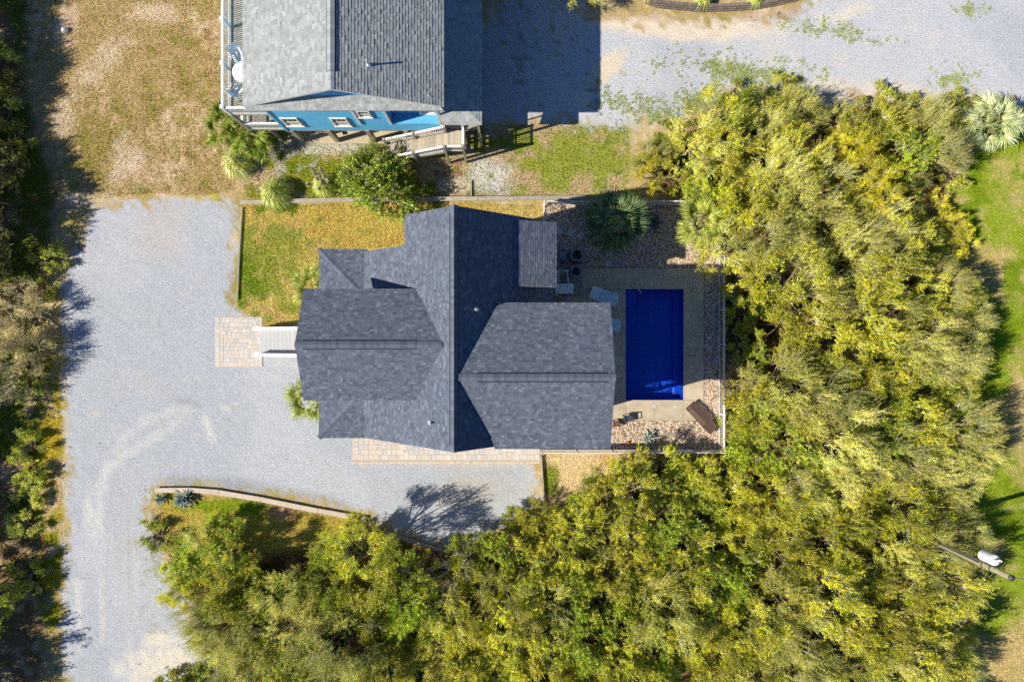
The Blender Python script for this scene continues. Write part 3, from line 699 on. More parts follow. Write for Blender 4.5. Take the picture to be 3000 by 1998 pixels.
# porch deck and posts on the drive side
MB().box(-4.05, -1.95, 12.75, 30, 2.3, 2.58).build('porch_deck', WEATHER, bh)
for y in (12.45, 15.0, 18.0, 21): MB().box(-2.02, -1.88, y - .07, y + .07, 0, PZ1).build('post', WEATHER, bh)
# side stairs and landing
ss = empty('side_stairs', (-5.5, 12, 0), label='weathered wooden stairs with white balusters against the blue house', cat='stairs')
A0, A1, Y0, Y1, LZ = -7.97, -3.99, 11.40, 12.46, 2.6
nt_ = 14; ddx = (A1 - A0) / nt_
tbm = MB().box(0, ddx / 2 - .008, Y0, Y1, 0, .035); tme = mesh('tread_board', np.array(tbm.V) - np.array([0, 12, 0]), tbm.F); tme.materials.append(DECKBOARD)
for i in range(nt_):
    z = LZ * (i + 1) / (nt_ + 1)
    for k in (0, 1): link('tread_board', tme, None, ss, (A0 + i * ddx + k * ddx / 2 + 5.5, 0, z))
lb = MB().box(0, .135, Y0, 12.60, -.035, 0); lme = mesh('landing_board', np.array(lb.V) - np.array([0, 12, 0]), lb.F); lme.materials.append(DECKBOARD)
for i in range(8): link('landing_board', lme, None, ss, (A1 + .01 + i * .142 + 5.5, 0, LZ))
E1 = A1 + 1.15
MB().box(A1, E1, Y0 + .03, 12.58, LZ - .26, LZ - .04).build('landing_frame', WEATHER, ss)
for y in (Y0 - .05, Y1 + .05):
    MB().bar((A0 - .1, y, .05), (A1, y, LZ - .12), .05, .28).build('stringer', WEATHER, ss)
    MB().bar((A0, y, 1.08), (A1, y, LZ + 1.0), .12, .04).build('handrail', WHITE, ss)
    MB().bar((A0, y, .40), (A1, y, LZ + .28), .05, .07).build('bottom_rail', WHITE, ss)
    bb = MB().box(-.019, .019, -.019, .019, 0, .66); bme = mesh('baluster', bb.V, bb.F); bme.materials.append(WHITE)
    for k in range(32):
        t = (k + .5) / 32; link('baluster', bme, None, ss, (A0 + t * (A1 - A0) + 5.5, y - 12, .40 + t * (LZ - .12)))
    for x, zt, zb in ((A0, 1.22, 0), ((A0 + A1) / 2, 2.5, 0), (A1, LZ + 1.12, 0)):
        MB().box(x - .07, x + .07, y - .09, y + .05, zb, zt).build('post', WEATHER, ss)
for x, y in ((E1 - .06, Y0 - .02), (E1 - .06, 12.55)): MB().box(x - .07, x + .07, y - .07, y + .07, 0, LZ + 1.1).build('post', WEATHER, ss)
railing(ss, (A1, Y0 - .03, LZ), (E1 - .06, Y0 - .03, LZ), WEATHER, WHITE, posts=False, sp=.12); railing(ss, (E1 - .04, Y0, LZ), (E1 - .04, 12.5, LZ), WEATHER, WHITE, posts=False, sp=.12)
# furniture on the upper deck
tb_ = MB(); c = (-14.78, 14.76); tb_.lathe(*c, [(.56, 6.01), (.575, 6.03), (.575, 6.05), (.55, 6.06)], 32)
tt = empty('patio_table', (c[0], c[1], 5.3), label='round white plastic table on the upper deck of the blue house', cat='table')
tb_.build('table_top', PLASTIC, tt)
for a in (45, 135, 225, 315): MB().bar((c[0] + .35 * math.cos(R(a)), c[1] + .35 * math.sin(R(a)), 6.02), (c[0] + .42 * math.cos(R(a)), c[1] + .42 * math.sin(R(a)), 5.3), .05, .05).build('leg', PLASTIC, tt)
def patio_chair(x, y, z, rz, label):
    t = empty('patio_chair', (x, y, z), rz, label=label, cat='chair', group='white chairs on the upper deck')
    s_ = MB()
    for k in range(6): s_.bar((-.24 + k * .095, -.26, .40 - k * .004), (-.24 + k * .095, .26, .40 - k * .004), .08, .025)
    s_.build('seat', PLASTIC, t, local=True)
    b_ = MB()
    for k in range(7):
        y_ = -.255 + k * .085; b_.bar((-.26, y_, .42), (-.46, y_ * 1.15, .98 + .06 * math.cos(y_ * 5)), .07, .022, up=(1, 0, 0))
    b_.bar((-.33, -.29, .62), (-.33, .29, .62), .03, .06); b_.build('backrest', PLASTIC, t, local=True)
    for sy in (-.31, .31):
        MB().bar((-.36, sy, .62), (.32, sy, .60), .10, .025).build('armrest', PLASTIC, t, local=True)
        MB().bar((.25, sy, 0), (.22, sy, .6), .05, .06).build('leg', PLASTIC, t, local=True); MB().bar((-.40, sy, 0), (-.28, sy, .62), .05, .06).build('leg', PLASTIC, t, local=True)
patio_chair(-15.2, 15.72, 5.3, R(-62), 'white slatted chair on the deck, behind the round table from the pilings')
patio_chair(-15.25, 13.86, 5.3, R(48), 'white slatted chair on the deck corner, between round table and stair side rail')
# ============================================================ PAVING
PAVERC = [S(232, 221, 211), S(230, 215, 202), S(220, 216, 213), S(236, 227, 219)]
PAVM = [M('paver_%s' % n, c_, .9, 9, .10, 40, .08, bump=.2, bsc=50, orand=.06) for n, c_ in zip(('cream', 'sand', 'grey', 'pale'), PAVERC)]
JOINT = M('joint_sand', S(212, 199, 184), .95, 20, .2)
def paver_field(parent, x0, x1, y0, y1, mod, seed, z=.012):
    """random ashlar of 1x1, 1x1.5 and 1x2 pavers, each its own object; shared meshes"""
    rg = random.Random(seed); cache = {}
    nx = max(1, round((x1 - x0) / mod)); ny = max(1, round((y1 - y0) / mod)); mx, my = (x1 - x0) / nx, (y1 - y0) / ny
    used = np.zeros((nx, ny), bool); off = Vector(rootloc(parent))
    for i in range(nx):
        for j in range(ny):
            if used[i, j]: continue
            opts = [(2, 2), (2, 3), (3, 2), (1, 2), (2, 2), (2, 3)]; rg.shuffle(opts); opts += [(2, 1), (1, 2), (1, 1)]
            for a, b in opts:
                if i + a <= nx and j + b <= ny and not used[i:i + a, j:j + b].any() and (rg.random() < .75 or (a, b) == (1, 1)): break
            else: a = b = 1
            used[i:i + a, j:j + b] = True; k = rg.randrange(4)
            if (a, b, k) not in cache:
                g = .0055; hx, hy = a * mx / 2 - g, b * my / 2 - g; e = .006
                V = [(-hx, -hy, 0), (hx, -hy, 0), (hx, hy, 0), (-hx, hy, 0), (-hx, -hy, .032), (hx, -hy, .032), (hx, hy, .032), (-hx, hy, .032), (-hx + e, -hy + e, .036), (hx - e, -hy + e, .036), (hx - e, hy - e, .036), (-hx + e, hy - e, .036)]
                F = [[0, 1, 5, 4], [1, 2, 6, 5], [2, 3, 7, 6], [3, 0, 4, 7], [4, 5, 9, 8], [5, 6, 10, 9], [6, 7, 11, 10], [7, 4, 8, 11], [8, 9, 10, 11]]
                me = mesh('paver', V, F); me.materials.append(PAVM[k]); cache[(a, b, k)] = me
            o = link('paver', cache[(a, b, k)], None, parent, Vector((x0 + (i + a / 2) * mx, y0 + (j + b / 2) * my, z + rg.uniform(-.002, .003))) - off, (rg.gauss(0, .004), rg.gauss(0, .004), 0))
a_, b_ = P(632, 1073), P(769, 929)
pat = MB().box(a_.x - .05, b_.x + .05, a_.y - .05, b_.y + .05, -.02, .016).build('paver_patio', JOINT); pat['kind'] = 'structure'
paver_field(pat, a_.x, b_.x, a_.y, b_.y, .127, 3)
a_, b_ = P(1036, 1346), P(1581, 1236)
wk = MB().box(a_.x - .1, b_.x + .05, a_.y - .12, b_.y, -.02, .016).build('paver_walkway', JOINT); wk['kind'] = 'structure'
paver_field(wk, a_.x, b_.x, a_.y, b_.y, .16, 4)
eb = P(1036, 1349); MB().box(a_.x - .22, b_.x, a_.y - .24, a_.y - .13, -.02, .03).build('edge_restraint', M('edge_concrete', S(226, 214, 194), .9, 4, .3), wk)

# ============================================================ POOL
DKZ = .08
pdk = MB().box(P(1655, 0).x, P(2062, 0).x, P(0, 1232).y, P(0, 785).y, -.1, .0)
px0, px1, py0, py1 = POOL
pdk = MB()
X0_, X1_, Y0_, Y1_ = P(1655, 0).x, P(2061, 0).x, P(0, 1231).y, P(0, 786).y
for q in ((X0_, px0 - .05, Y0_, Y1_), (px1 + .05, X1_, Y0_, Y1_), (px0 - .05, px1 + .05, Y0_, py0 - .05), (px0 - .05, px1 + .05, py1 + .05, Y1_)): pdk.box(*q, -.02, .045)
pdk = pdk.build('pool_deck', M('deck_joint', S(120, 110, 95), .95, 5, .2)); pdk['kind'] = 'structure'
CX = [1655, 1703, 1769, 1832, 1917, 2002, 2061]; CY = [786, 847, 911, 975, 1041, 1107, 1172, 1231]
for i in range(len(CX) - 1):
    for j in range(len(CY) - 1):
        if 1832 <= CX[i] < 2002 and 847 <= CY[j] < 1172: continue
        if CX[i] < 1703 and CY[j] < 847: continue
        xa, xb, ya, yb = P(CX[i], 0).x, P(CX[i + 1], 0).x, P(0, CY[j + 1]).y, P(0, CY[j]).y; g = .007
        MB().box(xa + g, xb - g, ya + g, yb - g, .046, DKZ + .001 * ((i * 3 + j) % 3)).build('slab', CONCRETE, pdk, bevel=.006)
SHELL = M('pool_shell', (.012, .12, .85), .35, 1.2, .10, spec=.3)
WATER = bpy.data.materials.new('pool_water'); WATER.use_nodes = True
t = WATER.node_tree; t.nodes.clear()
gl = t.nodes.new('ShaderNodeBsdfGlass'); gl.inputs['IOR'].default_value = 1.33; gl.inputs['Roughness'].default_value = 0; gl.inputs['Color'].default_value = (.86, .93, 1, 1)
ow = t.nodes.new('ShaderNodeOutputMaterial'); t.links.new(gl.outputs[0], ow.inputs[0])
pl = empty('swimming_pool', ((px0 + px1) / 2, (py0 + py1) / 2, 0), label='rectangular deep blue swimming pool set in the concrete deck', cat='pool')
sh = MB(); D = -1.35
sh.add([(px0, py0, .07), (px1, py0, .07), (px1, py1, .07), (px0, py1, .07), (px0 + .1, py0 + .12, D), (px1 - .1, py0 + .12, D - .0), (px1 - .1, py1 - .12, D - .35), (px0 + .1, py1 - .12, D - .35)],
       [[4, 5, 6, 7], [0, 1, 5, 4], [1, 2, 6, 5], [2, 3, 7, 6], [3, 0, 4, 7]])
shell = sh.build('pool_shell', SHELL, pl)
lipm = MB()
for q in ((px0 - .055, px0 + .012, py0 - .055, py1 + .055), (px1 - .012, px1 + .055, py0 - .055, py1 + .055), (px0 + .012, px1 - .012, py0 - .055, py0 + .012), (px0 + .012, px1 - .012, py1 - .012, py1 + .055)): lipm.box(*q, .05, DKZ + .012)
lipm.build('rim', CONCRETE, pl, bevel=.01)
def px_box(ax, bx, ay, by, z0, z1, nm, m, par):
    a, b = P(ax, by), P(bx, ay); return MB().box(a.x, b.x, a.y, b.y, z0, z1).build(nm, m, par, bevel=.03)
px_box(1834, 1852, 849, 900, -1.4, -.35, 'step', SHELL, pl); px_box(1852.5, 1868, 849, 884, -1.4, -.6, 'step', SHELL, pl)
px_box(1834, 1853, 900.5, 1006, -1.4, -.55, 'bench', SHELL, pl); px_box(1853.5, 1867, 884.5, 1006, -1.4, -.85, 'bench', SHELL, pl)
px_box(1834, 1852, 1128, 1150, -1.4, -.7, 'step', SHELL, pl); px_box(1834, 1852, 1150.5, 1170, -1.4, -.4, 'step', SHELL, pl)
px_box(1980, 1999, 849, 1160, -1.6, -1.1, 'bench', SHELL, pl)
wx, wy = np.meshgrid(np.linspace(px0 - .01, px1 + .01, 110), np.linspace(py0 - .01, py1 + .01, 210))
wz = -.06 + .030 * (fbm(wx + wy * .3, wy - wx * .2, .30, 91, 2) - .5) + .004 * np.sin(wx * 9 + 2 * np.sin(wy * 1.7)) * np.sin(wy * 5 + wx * 2)
wi = (np.arange(209)[:, None] * 110 + np.arange(109)[None, :]).ravel()
wme = mesh('water', np.stack([wx.ravel() - pl.location.x, wy.ravel() - pl.location.y, wz.ravel()], 1), np.stack([wi, wi + 1, wi + 111, wi + 110], 1), None, True)
wm = link('water', wme, WATER, pl); wm.cycles.is_caustics_caster = True
for o_ in pl.children:
    if o_.name.split('.')[0] in ('pool_shell', 'step', 'bench'): o_.cycles.is_caustics_receiver = True

hr = empty('pool_handrail', P(1856, 830, DKZ), label='bent steel handrail over the pool steps', cat='handrail')
for dx_, dy_ in ((0, 0), (-3, -9)):
    a, b = P(1855 + dx_ * 1.2, 834 + dy_, 0), P(1874 + dx_ * 1.0, 868 + dy_ * .4, 0)
    pts = [(a.x, a.y, DKZ), (a.x, a.y, .75)] + [(a.x + (b.x - a.x) * t_, a.y + (b.y - a.y) * t_, .92 + .05 * math.sin(t_ * 3.1) - max(0, t_ - .7) * 1.2) for t_ in (.08, .3, .55, .75, .95)] + [(b.x, b.y, -.3)]
    MB().tube(pts, .024, 8).build('rail', STEEL, hr, smooth=True); MB().lathe(a.x, a.y, [(.06, DKZ), (.06, DKZ + .02), (.03, DKZ + .03)], 14).build('escutcheon', STEEL, hr)
for x, y in ((1916, 1189), (1979, 1190)):
    b = P(x, y); o = empty('skimmer_lid', (b.x, b.y, DKZ), label='square pale skimmer lid set in the concrete below the pool', cat='lid', group='skimmer lids')
    MB().box(b.x - .13, b.x + .13, b.y - .13, b.y + .13, DKZ, DKZ + .008).build('frame', M('lid_grey', S(206, 206, 200), .7, 5, .1), o); MB().lathe(b.x, b.y, [(.10, DKZ + .008), (.10, DKZ + .014), (.02, DKZ + .016)], 20).build('cover', M('lid_white', S(214, 214, 208), .6, 5, .08), o)
# river stones
STONEM = M('river_stone', None, .8, 20, .15, spec=.3)
def stones(name, regions, excl, n, seed, lab=None):
    rg = np.random.default_rng(seed); ar = np.array([(b - a) * (d - c) for a, b, c, d in regions]); V = []; F = []; C = []
    base = np.array([(1, 0, 0), (.3, .95, 0), (-.8, .6, 0), (-.8, -.6, 0), (.3, -.95, 0), (.1, .05, 1), (.45, -.1, .8)])[:6]
    ft = [[5, 0, 1], [5, 1, 2], [5, 2, 3], [5, 3, 4], [5, 4, 0]]
    pal = np.array([S(240, 220, 198, 1.2), S(226, 200, 174, 1.2), S(206, 174, 142, 1.2), S(246, 236, 222, 1.2), S(184, 166, 152, 1.2), S(232, 214, 198, 1.2), S(170, 140, 114, 1.2)])
    k = 0
    for i in rg.choice(len(regions), n, p=ar / ar.sum()):
        a, b, c, d = regions[i]; x = rg.uniform(a, b); y = rg.uniform(c, d)
        if any(e[0] < x < e[1] and e[2] < y < e[3] for e in excl): continue
        s_ = rg.uniform(.035, .085); th = rg.uniform(0, 6.28); ct, st_ = math.cos(th), math.sin(th); el = rg.uniform(.55, .95); h = rg.uniform(.5, .9)
        q = base * (1 + rg.normal(0, .12, (6, 3))); vx = q[:, 0] * s_; vy = q[:, 1] * s_ * el
        b0 = len(V); V += [(x + vx[m] * ct - vy[m] * st_, y + vx[m] * st_ + vy[m] * ct, .01 + max(0, q[m, 2]) * s_ * h) for m in range(6)]
        F += [[j + b0 for j in f] for f in ft]; C += [pal[rg.integers(7)] * rg.uniform(.75, 1.15)] * 5
    o = link(name, mesh(name, V, F, np.array(C)), STONEM)
    return o
ex = [(X0_, X1_, Y0_, Y1_)]
RB = M('bed_soil', S(150, 124, 100), .95, 12, .4)
bed = MB()
for q in ((P(1595, 0).x, P(2104, 0).x, P(0, 786).y + .01, P(0, 602).y), (X1_ + .01, P(2104, 0).x, P(0, 1316).y, P(0, 786).y), (P(1590, 0).x, X1_ + .01, P(0, 1316).y, Y0_ - .01), (P(1618, 0).x, X0_ - .01, Y0_ - .01, P(0, 786).y + .01)):
    bed.add([(q[0], q[2], .004), (q[1], q[2], .004), (q[1], q[3], .004), (q[0], q[3], .004)], [[0, 1, 2, 3]])
bed = bed.build('stone_bed', RB); bed['kind'] = 'structure'
so_ = stones('river_stone', [(P(1595, 0).x, P(2104, 0).x, Y1_, P(0, 602).y), (X1_, P(2104, 0).x, P(0, 1316).y, Y1_), (P(1590, 0).x, X1_, P(0, 1316).y, Y0_), (P(1618, 0).x, X0_, Y0_, Y1_)], ex, 26000, 5)
so_['kind'] = 'stuff'; so_['label'] = 'tan and grey river stones bedded around the pool deck'; so_['category'] = 'stones'
# stepping stones
for k, (x, y, s_, a) in enumerate(((1638, 678, .42, 12), (1672, 684, .42, -14), (1702, 692, .42, 20), (1784, 742, .42, 5), (1782, 772, .40, 0))):
    b = P(x, y); o = empty('stepping_stone', (b.x, b.y, 0), R(a), label='square grey stepping stone in the river stones behind the house', cat='stepping stone', group='stepping stones among the river stones')
    for i_ in (0, 1):
        for j_ in (0, 1): MB().box(-s_ / 2 + i_ * s_ / 2 + .004, i_ * s_ / 2 - .004, -s_ / 2 + j_ * s_ / 2 + .004, j_ * s_ / 2 - .004, .0, .075).build('tile', PAVM[2], o, local=True)
for k, (x, y, a, lb) in enumerate(((1116, 447, 35, 'red square paver lying turned at the foot of the weathered stairs'), (1343, 480, 0, 'red square paver beside the last post of the stair landing'), (1345, 509, 3, 'red square paver at the edge of the big bush shadow, below another paver'), (1308, 507, 8, 'red square paver in the bush shadow, between two red pavers'), (1280, 507, -5, 'red square paver nearest the big round bush'))):
    b = P(x, y); o = MB().box(-.17, .17, -.17, .17, 0, .04).build('brick_paver', BRICK, bevel=.01); o.location = (b.x, b.y, .0); o.rotation_euler = (0, 0, R(a)); tag(o, lb, 'paver', 'red pavers by the stairs')

# ============================================================ FENCES AND TIMBERS
def picket_fence(p, q, label, h=1.28, posts=2.1):
    p, q = Vector(p), Vector(q); mid = (p + q) / 2
    f = empty('picket_fence', mid, label=label, cat='fence', group='white pool fence'); d = (q - p); L = d.length; off = mid
    ang = math.atan2(d.y, d.x)
    for z, hh in ((h - .04, .05), (h - .22, .035), (.12, .05)): MB().bar(p + Vector((0, 0, z)), q + Vector((0, 0, z)), .045, hh).build('rail', WHITEVINYL, f)
    n = int(L / .112); pm = MB().box(-.015, .015, -.015, .015, .06, h); me = mesh('picket', pm.V, pm.F); me.materials.append(WHITEVINYL)
    for i in range(1, n): link('picket', me, None, f, p.lerp(q, i / n) - off, (0, 0, ang))
    k = max(1, round(L / posts)); pm = MB().box(-.032, .032, -.032, .032, 0, h + .04); pm.box(-.042, .042, -.042, .042, h + .042, h + .06); me = mesh('post', pm.V, pm.F); me.materials.append(WHITEVINYL)
    for i in range(k + 1): link('post', me, None, f, p.lerp(q, i / k) - off, (0, 0, ang))
FE = P(2105, 0).x; FN = P(0, 601).y; FS = P(0, 1317).y; FW = P(1592, 0).x
picket_fence((FW, FN, 0), (FE, FN, 0), 'white picket fence beside the grey timber wall, behind the dark palm')
picket_fence((FE, FN - .12, 0), (FE, FS + .12, 0), 'white picket fence along the stone strip, beside the pool and thicket')
picket_fence((P(1583, 0).x, FS, 0), (FE, FS, 0), 'white picket fence behind the pale agave, running to the paver walkway')
picket_fence((FW, FN - .12, 0), (FW, P(0, 690).y, 0), 'short white picket fence running from timber wall to dark roof')

def timber_wall(name, pts, wd, h, label, m=OLDTIMBER, seg=2.6, cat='retaining wall', two=True):
    pts = [P(a, b, h) for a, b in pts]; mid = pts[len(pts) // 2]
    f = empty(name, (mid.x, mid.y, 0), label=label, cat=cat)
    for p, q in zip(pts, pts[1:]):
        L = (q - p).length; n = max(1, round(L / seg))
        for i in range(n):
            a, b = p.lerp(q, i / n), p.lerp(q, (i + 1) / n); g = (b - a).normalized() * .006
            jz = rnd.uniform(-.008, .008); js = Vector((-(b - a).y, (b - a).x, 0)).normalized() * rnd.uniform(-.012, .012)
            MB().bar(Vector((a.x, a.y, h - .05 + jz)) + g + js, Vector((b.x, b.y, h - .05 + jz)) - g + js, wd, .09).build('timber', m, f, bevel=.012)
            if two: MB().bar(Vector((a.x, a.y, (h - .1) / 2)) + g, Vector((b.x, b.y, (h - .1) / 2)) - g, wd * .45, h - .1).build('plank', m, f)
timber_wall('timber_wall', [(703, 593), (1000, 585), (1400, 582), (1715, 578)], .27, .38, 'long grey timber retaining wall between the lawn and the blue house')
timber_wall('timber_wall', [(453, 1437), (558, 1436), (640, 1442), (760, 1462), (930, 1496), (1072, 1521)], .31, .24, 'pale curved timber wall behind the two blue agaves', m=PALETIMBER)
timber_wall('timber_wall', [(1126, 1558), (1215, 1590), (1312, 1619)], .2, .3, 'short weathered timber wall under the thicket, beside the drive')
timber_wall('timber_edging', [(708, 607), (700, 740), (694, 880)], .09, .16, 'thin timber edging between the drive and the front lawn', cat='edging', two=False)
timber_wall('timber_edging', [(1586, 1336), (1590, 1405), (1594, 1480)], .10, .25, 'timber edging board between the drive and the sandy patch', cat='edging')
timber_wall('timber_edging', [(1090, 414), (1089, 490)], .09, .12, 'thin timber edging from blue house piling to the big bush', cat='edging', two=False)
timber_wall('timber_edging', [(1381, 528), (1381, 575)], .08, .14, 'thin timber edging from the sand to the long timber wall', cat='edging', two=False)
# block wall by the road
BLK = M('wall_block', S(140, 128, 118), .95, 8, .25, bump=.4, bsc=30, orand=.18)
bw = empty('block_wall', (P(2110, 30).x, P(2110, 30).y, 0), label='low curved wall of small grey blocks beside the gravel road', cat='wall')
mbk = MB().box(-.125, .125, -.10, .10, -.07, .07); bme = mesh('block', mbk.V, mbk.F); bme.materials.append(BLK)
cpts = [P(a, b, .3) for a, b in ((1895, 2), (1930, 14), (1990, 20), (2060, 26), (2130, 24), (2210, 20), (2270, 10), (2330, -4), (2380, -20))]
L = [0]
for p, q in zip(cpts, cpts[1:]): L.append(L[-1] + (q - p).length)
for row in range(3):
    n = int(L[-1] / .27)
    for i in range(n):
        s_ = (i + .5 * (row % 2)) / n * L[-1]; k = max(0, min(len(L) - 2, next((j for j in range(len(L) - 1) if L[j + 1] >= s_), len(L) - 2)))
        p = cpts[k].lerp(cpts[k + 1], (s_ - L[k]) / (L[k + 1] - L[k])); d = cpts[k + 1] - cpts[k]
        link('block', bme, None, bw, (p.x - bw.location.x, p.y - bw.location.y + row * .07, .07 + row * .145), (0, 0, math.atan2(d.y, d.x) + rnd.gauss(0, .05)))

# ============================================================ POOL EQUIPMENT AND FURNITURE
eq = empty('equipment_platform', (P(1670, 790).x, P(1670, 790).y, 0), label='dark timber slat platform under the pool equipment', cat='platform')
ax0, ax1, ay0, ay1 = P(1632, 0).x, P(1703, 0).x, P(0, 864).y, P(0, 775).y
for i in range(12):
    x = ax0 + (ax1 - ax0) * i / 12; MB().box(x, x + (ax1 - ax0) / 12 - .03, ay0, ay1, .22, .26).build('slat', WEATHER, eq)
for y in (ay0 + .1, (ay0 + ay1) / 2, ay1 - .1): MB().box(ax0, ax1, y - .05, y + .05, 0, .218).build('joist', WEATHER, eq)
UNIT = M('unit_paint', (.20, .22, .25), .5, 4, .12, spec=.4)
def condenser(px_, py_, r, z, label):
    b = P(px_, py_, z + .7); o = empty('heat_pump', (b.x, b.y, z), label=label, cat='heat pump', group='round-topped heat pumps')
    n = 28; sq = lambda t: 1 / (abs(math.cos(t)) ** 5 + abs(math.sin(t)) ** 5) ** (1 / 5)
    V = []; F = []
    prof = [(r * .97, 0), (r, .05), (r, .68), (r * .97, .74), (r * .72, .76), (r * .70, .70)]
    for rr, zz in prof:
        for k in range(n):
            t_ = 2 * math.pi * k / n; q = sq(t_) if rr > r * .8 else 1; V.append((rr * q * math.cos(t_), rr * q * math.sin(t_), zz))
    for i in range(len(prof) - 1): F += [[i * n + k, i * n + (k + 1) % n, (i + 1) * n + (k + 1) % n, (i + 1) * n + k] for k in range(n)]
    MB().add(V, F).build('casing', UNIT, o, local=True, smooth=False)
    MB().lathe(0, 0, [(r * .69, .30), (r * .69, .31)], n).build('well', BLACK, o, local=True)
    MB().lathe(0, 0, [(r * .13, .5), (r * .13, .62), (r * .05, .64)], 14).build('hub', DARKMETAL, o, local=True)
    for k in range(3):
        a = 2 * math.pi * k / 3 + .4; bl = MB(); Vb = []
        for j in range(5):
            q = .12 + (.64 - .12) * j / 4; w_ = .16 + .30 * j / 4
            Vb += [(r * q * math.cos(a - w_), r * q * math.sin(a - w_), .54), (r * q * math.cos(a + w_), r * q * math.sin(a + w_), .60)]
        bl.add(Vb, [[2 * j, 2 * j + 2, 2 * j + 3, 2 * j + 1] for j in range(4)]); bl.build('fan_blade', UNIT, o, local=True)
condenser(1691, 747, .40, 0, 'larger round-topped heat pump with dark fan, beside the river stones')
condenser(1688, 796, .36, .26, 'smaller round-topped heat pump on the slat platform, beside the pool filter')
b = P(1648, 747, .9); hb = empty('pool_heater', (b.x, b.y, 0), label='grey box pool heater with top controls beside the house', cat='heater')
MB().box(b.x - .19, b.x + .19, b.y - .38, b.y + .38, 0, .92).build('casing', UNIT, hb, bevel=.02)
MB().box(b.x - .08, b.x + .08, b.y + .24, b.y + .36, .92, .96).build('flue', BLACK, hb)
for k in (-1, 1): MB().box(b.x + k * .07 - .04, b.x + k * .07 + .04, b.y - .32, b.y - .24, .921, .935).build('control', BLACK, hb)
b = P(1645, 795, 1.0); pf = empty('pool_filter', (b.x, b.y, .26), label='round grey pool filter tank with white pipes', cat='filter')
MB().lathe(b.x, b.y, [(.26, .26), (.27, .75), (.25, .9), (.12, 1.0), (.08, 1.02), (.08, 1.12), (.05, 1.14)], 20).build('tank', UNIT, pf, smooth=True)
MB().tube([(b.x - .32, b.y - .02, 1.05), (b.x + .46, b.y + .03, 1.05)], .036, 10).build('pipe', PVC, pf)
MB().tube([(b.x - .2, b.y - .02, 1.05), (b.x - .17, b.y - .66, 1.0), (b.x - .17, b.y - .66, .28)], .036, 10).build('pipe', PVC, pf)
MB().tube([(b.x + .38, b.y - .02, 1.0), (b.x + .42, b.y - .78, .95), (b.x + .42, b.y - .80, .3)], .033, 10).build('pipe', PVC, pf)
b = P(1653, 846, .7); db = empty('storage_box', (b.x, b.y, 0), label='white deck storage box with flat lid beside the pool equipment', cat='storage box')
MB().box(b.x - .52, b.x + .52, b.y - .28, b.y + .28, .26, .80).build('box', PLASTIC, db, bevel=.02); MB().box(b.x - .56, b.x + .56, b.y - .31, b.y + .31, .81, .86).build('lid', PLASTIC, db, bevel=.015)

def chaise(px_, py_, rz, label, frame, sling, tilt=18, L=1.9, Wd=.66, z=DKZ, woven=False):
    b = P(px_, py_, z + .35); t = empty('chaise_lounge', (b.x, b.y, z), R(rz), label=label, cat='chaise lounge', group=None)
    h = .34; xs = .25 * L; hb_ = .62
    for sy in (-Wd / 2, Wd / 2):
        MB().bar((-L / 2 + hb_ * .9, sy, h), (L / 2, sy, h), .05, .05).build('side_rail', frame, t, local=True)
        for x in (-L / 2 + .45, L / 2 - .18): MB().bar((x, sy, 0), (x, sy, h - .03), .045, .045).build('leg', frame, t, local=True)
    a = R(tilt); xb = -L / 2 + hb_; ex_ = xb - hb_ * 1.05 * math.cos(a); ez = h + hb_ * 1.05 * math.sin(a)
    MB().bar((L / 2, -Wd / 2, h), (L / 2, Wd / 2, h), .05, .05).build('end_rail', frame, t, local=True)
    if woven:
        n = 18
        for i in range(n):
            x = xb + (L / 2 - xb) * (i + .5) / n; MB().box(x - .034, x + .034, -Wd / 2 - .02, Wd / 2 + .02, h + .026, h + .055).build('slat', sling, t, local=True, bevel=.006)
        for i in range(9):
            q = (i + .5) / 9; x = xb + (ex_ - xb) * q; zz = h + (ez - h) * q
            MB().bar((x, -Wd / 2 - .02, zz + .04), (x, Wd / 2 + .02, zz + .04), .066, .03).build('back_slat', sling, t, local=True)
    else:
        MB().bar((xb + .02, 0, h + .035), (L / 2 - .02, 0, h + .035), Wd - .06, .02).build('seat', sling, t, local=True)
        MB().bar((xb - .01, 0, h + .04), (ex_, 0, ez), Wd - .06, .02).build('backrest', sling, t, local=True)
    for sy in (-Wd / 2, Wd / 2): MB().bar((xb, sy, h), (ex_, sy, ez), .045, .045).build('back_rail', frame, t, local=True)
    MB().bar((ex_, -Wd / 2, ez), (ex_, Wd / 2, ez), .045, .045).build('back_end_rail', frame, t, local=True)
    if woven:
        for sy in (-Wd / 2 - .03, Wd / 2 + .03): MB().box(xb - .05, xb + .05, sy - .025, sy + .025, h + .02, h + .09).build('hinge', STEEL, t, local=True)
    return t
chaise(1770, 868, -18, 'blue sling chaise with white frame on the deck beside the pool steps', PLASTIC, SLING, L=1.75, Wd=.75)
chaise(1776, 948, -12, 'blue sling chaise mostly hidden beneath the dark roof', PLASTIC, SLING, L=1.75, Wd=.75)
chaise(2056, 1223, 133, 'brown wicker chaise lounge turned across the deck corner', WICKER, WICKER, tilt=6, L=2.15, Wd=.68, woven=True)
b = P(1807, 1241, .45); sd = empty('side_table', (b.x, b.y, 0), label='small brown wooden table half on the stones beside the house', cat='table')
WOODB = M('brown_wood', S(120, 84, 60), .8, 12, .3)
for k in range(4): MB().box(b.x - .20, b.x + .20, b.y - .19 + k * .097, b.y - .19 + k * .097 + .085, .42, .45).build('slat', WOODB, sd)
for sx in (-1, 1):
    MB().box(b.x + sx * .20 - .02, b.x + sx * .20 + .02, b.y - .2, b.y + .2, .38, .418).build('frame', DARKMETAL, sd)
    for sy in (-1, 1): MB().box(b.x + sx * .19 - .02, b.x + sx * .19 + .02, b.y + sy * .18 - .02, b.y + sy * .18 + .02, 0, .38).build('leg', DARKMETAL, sd)
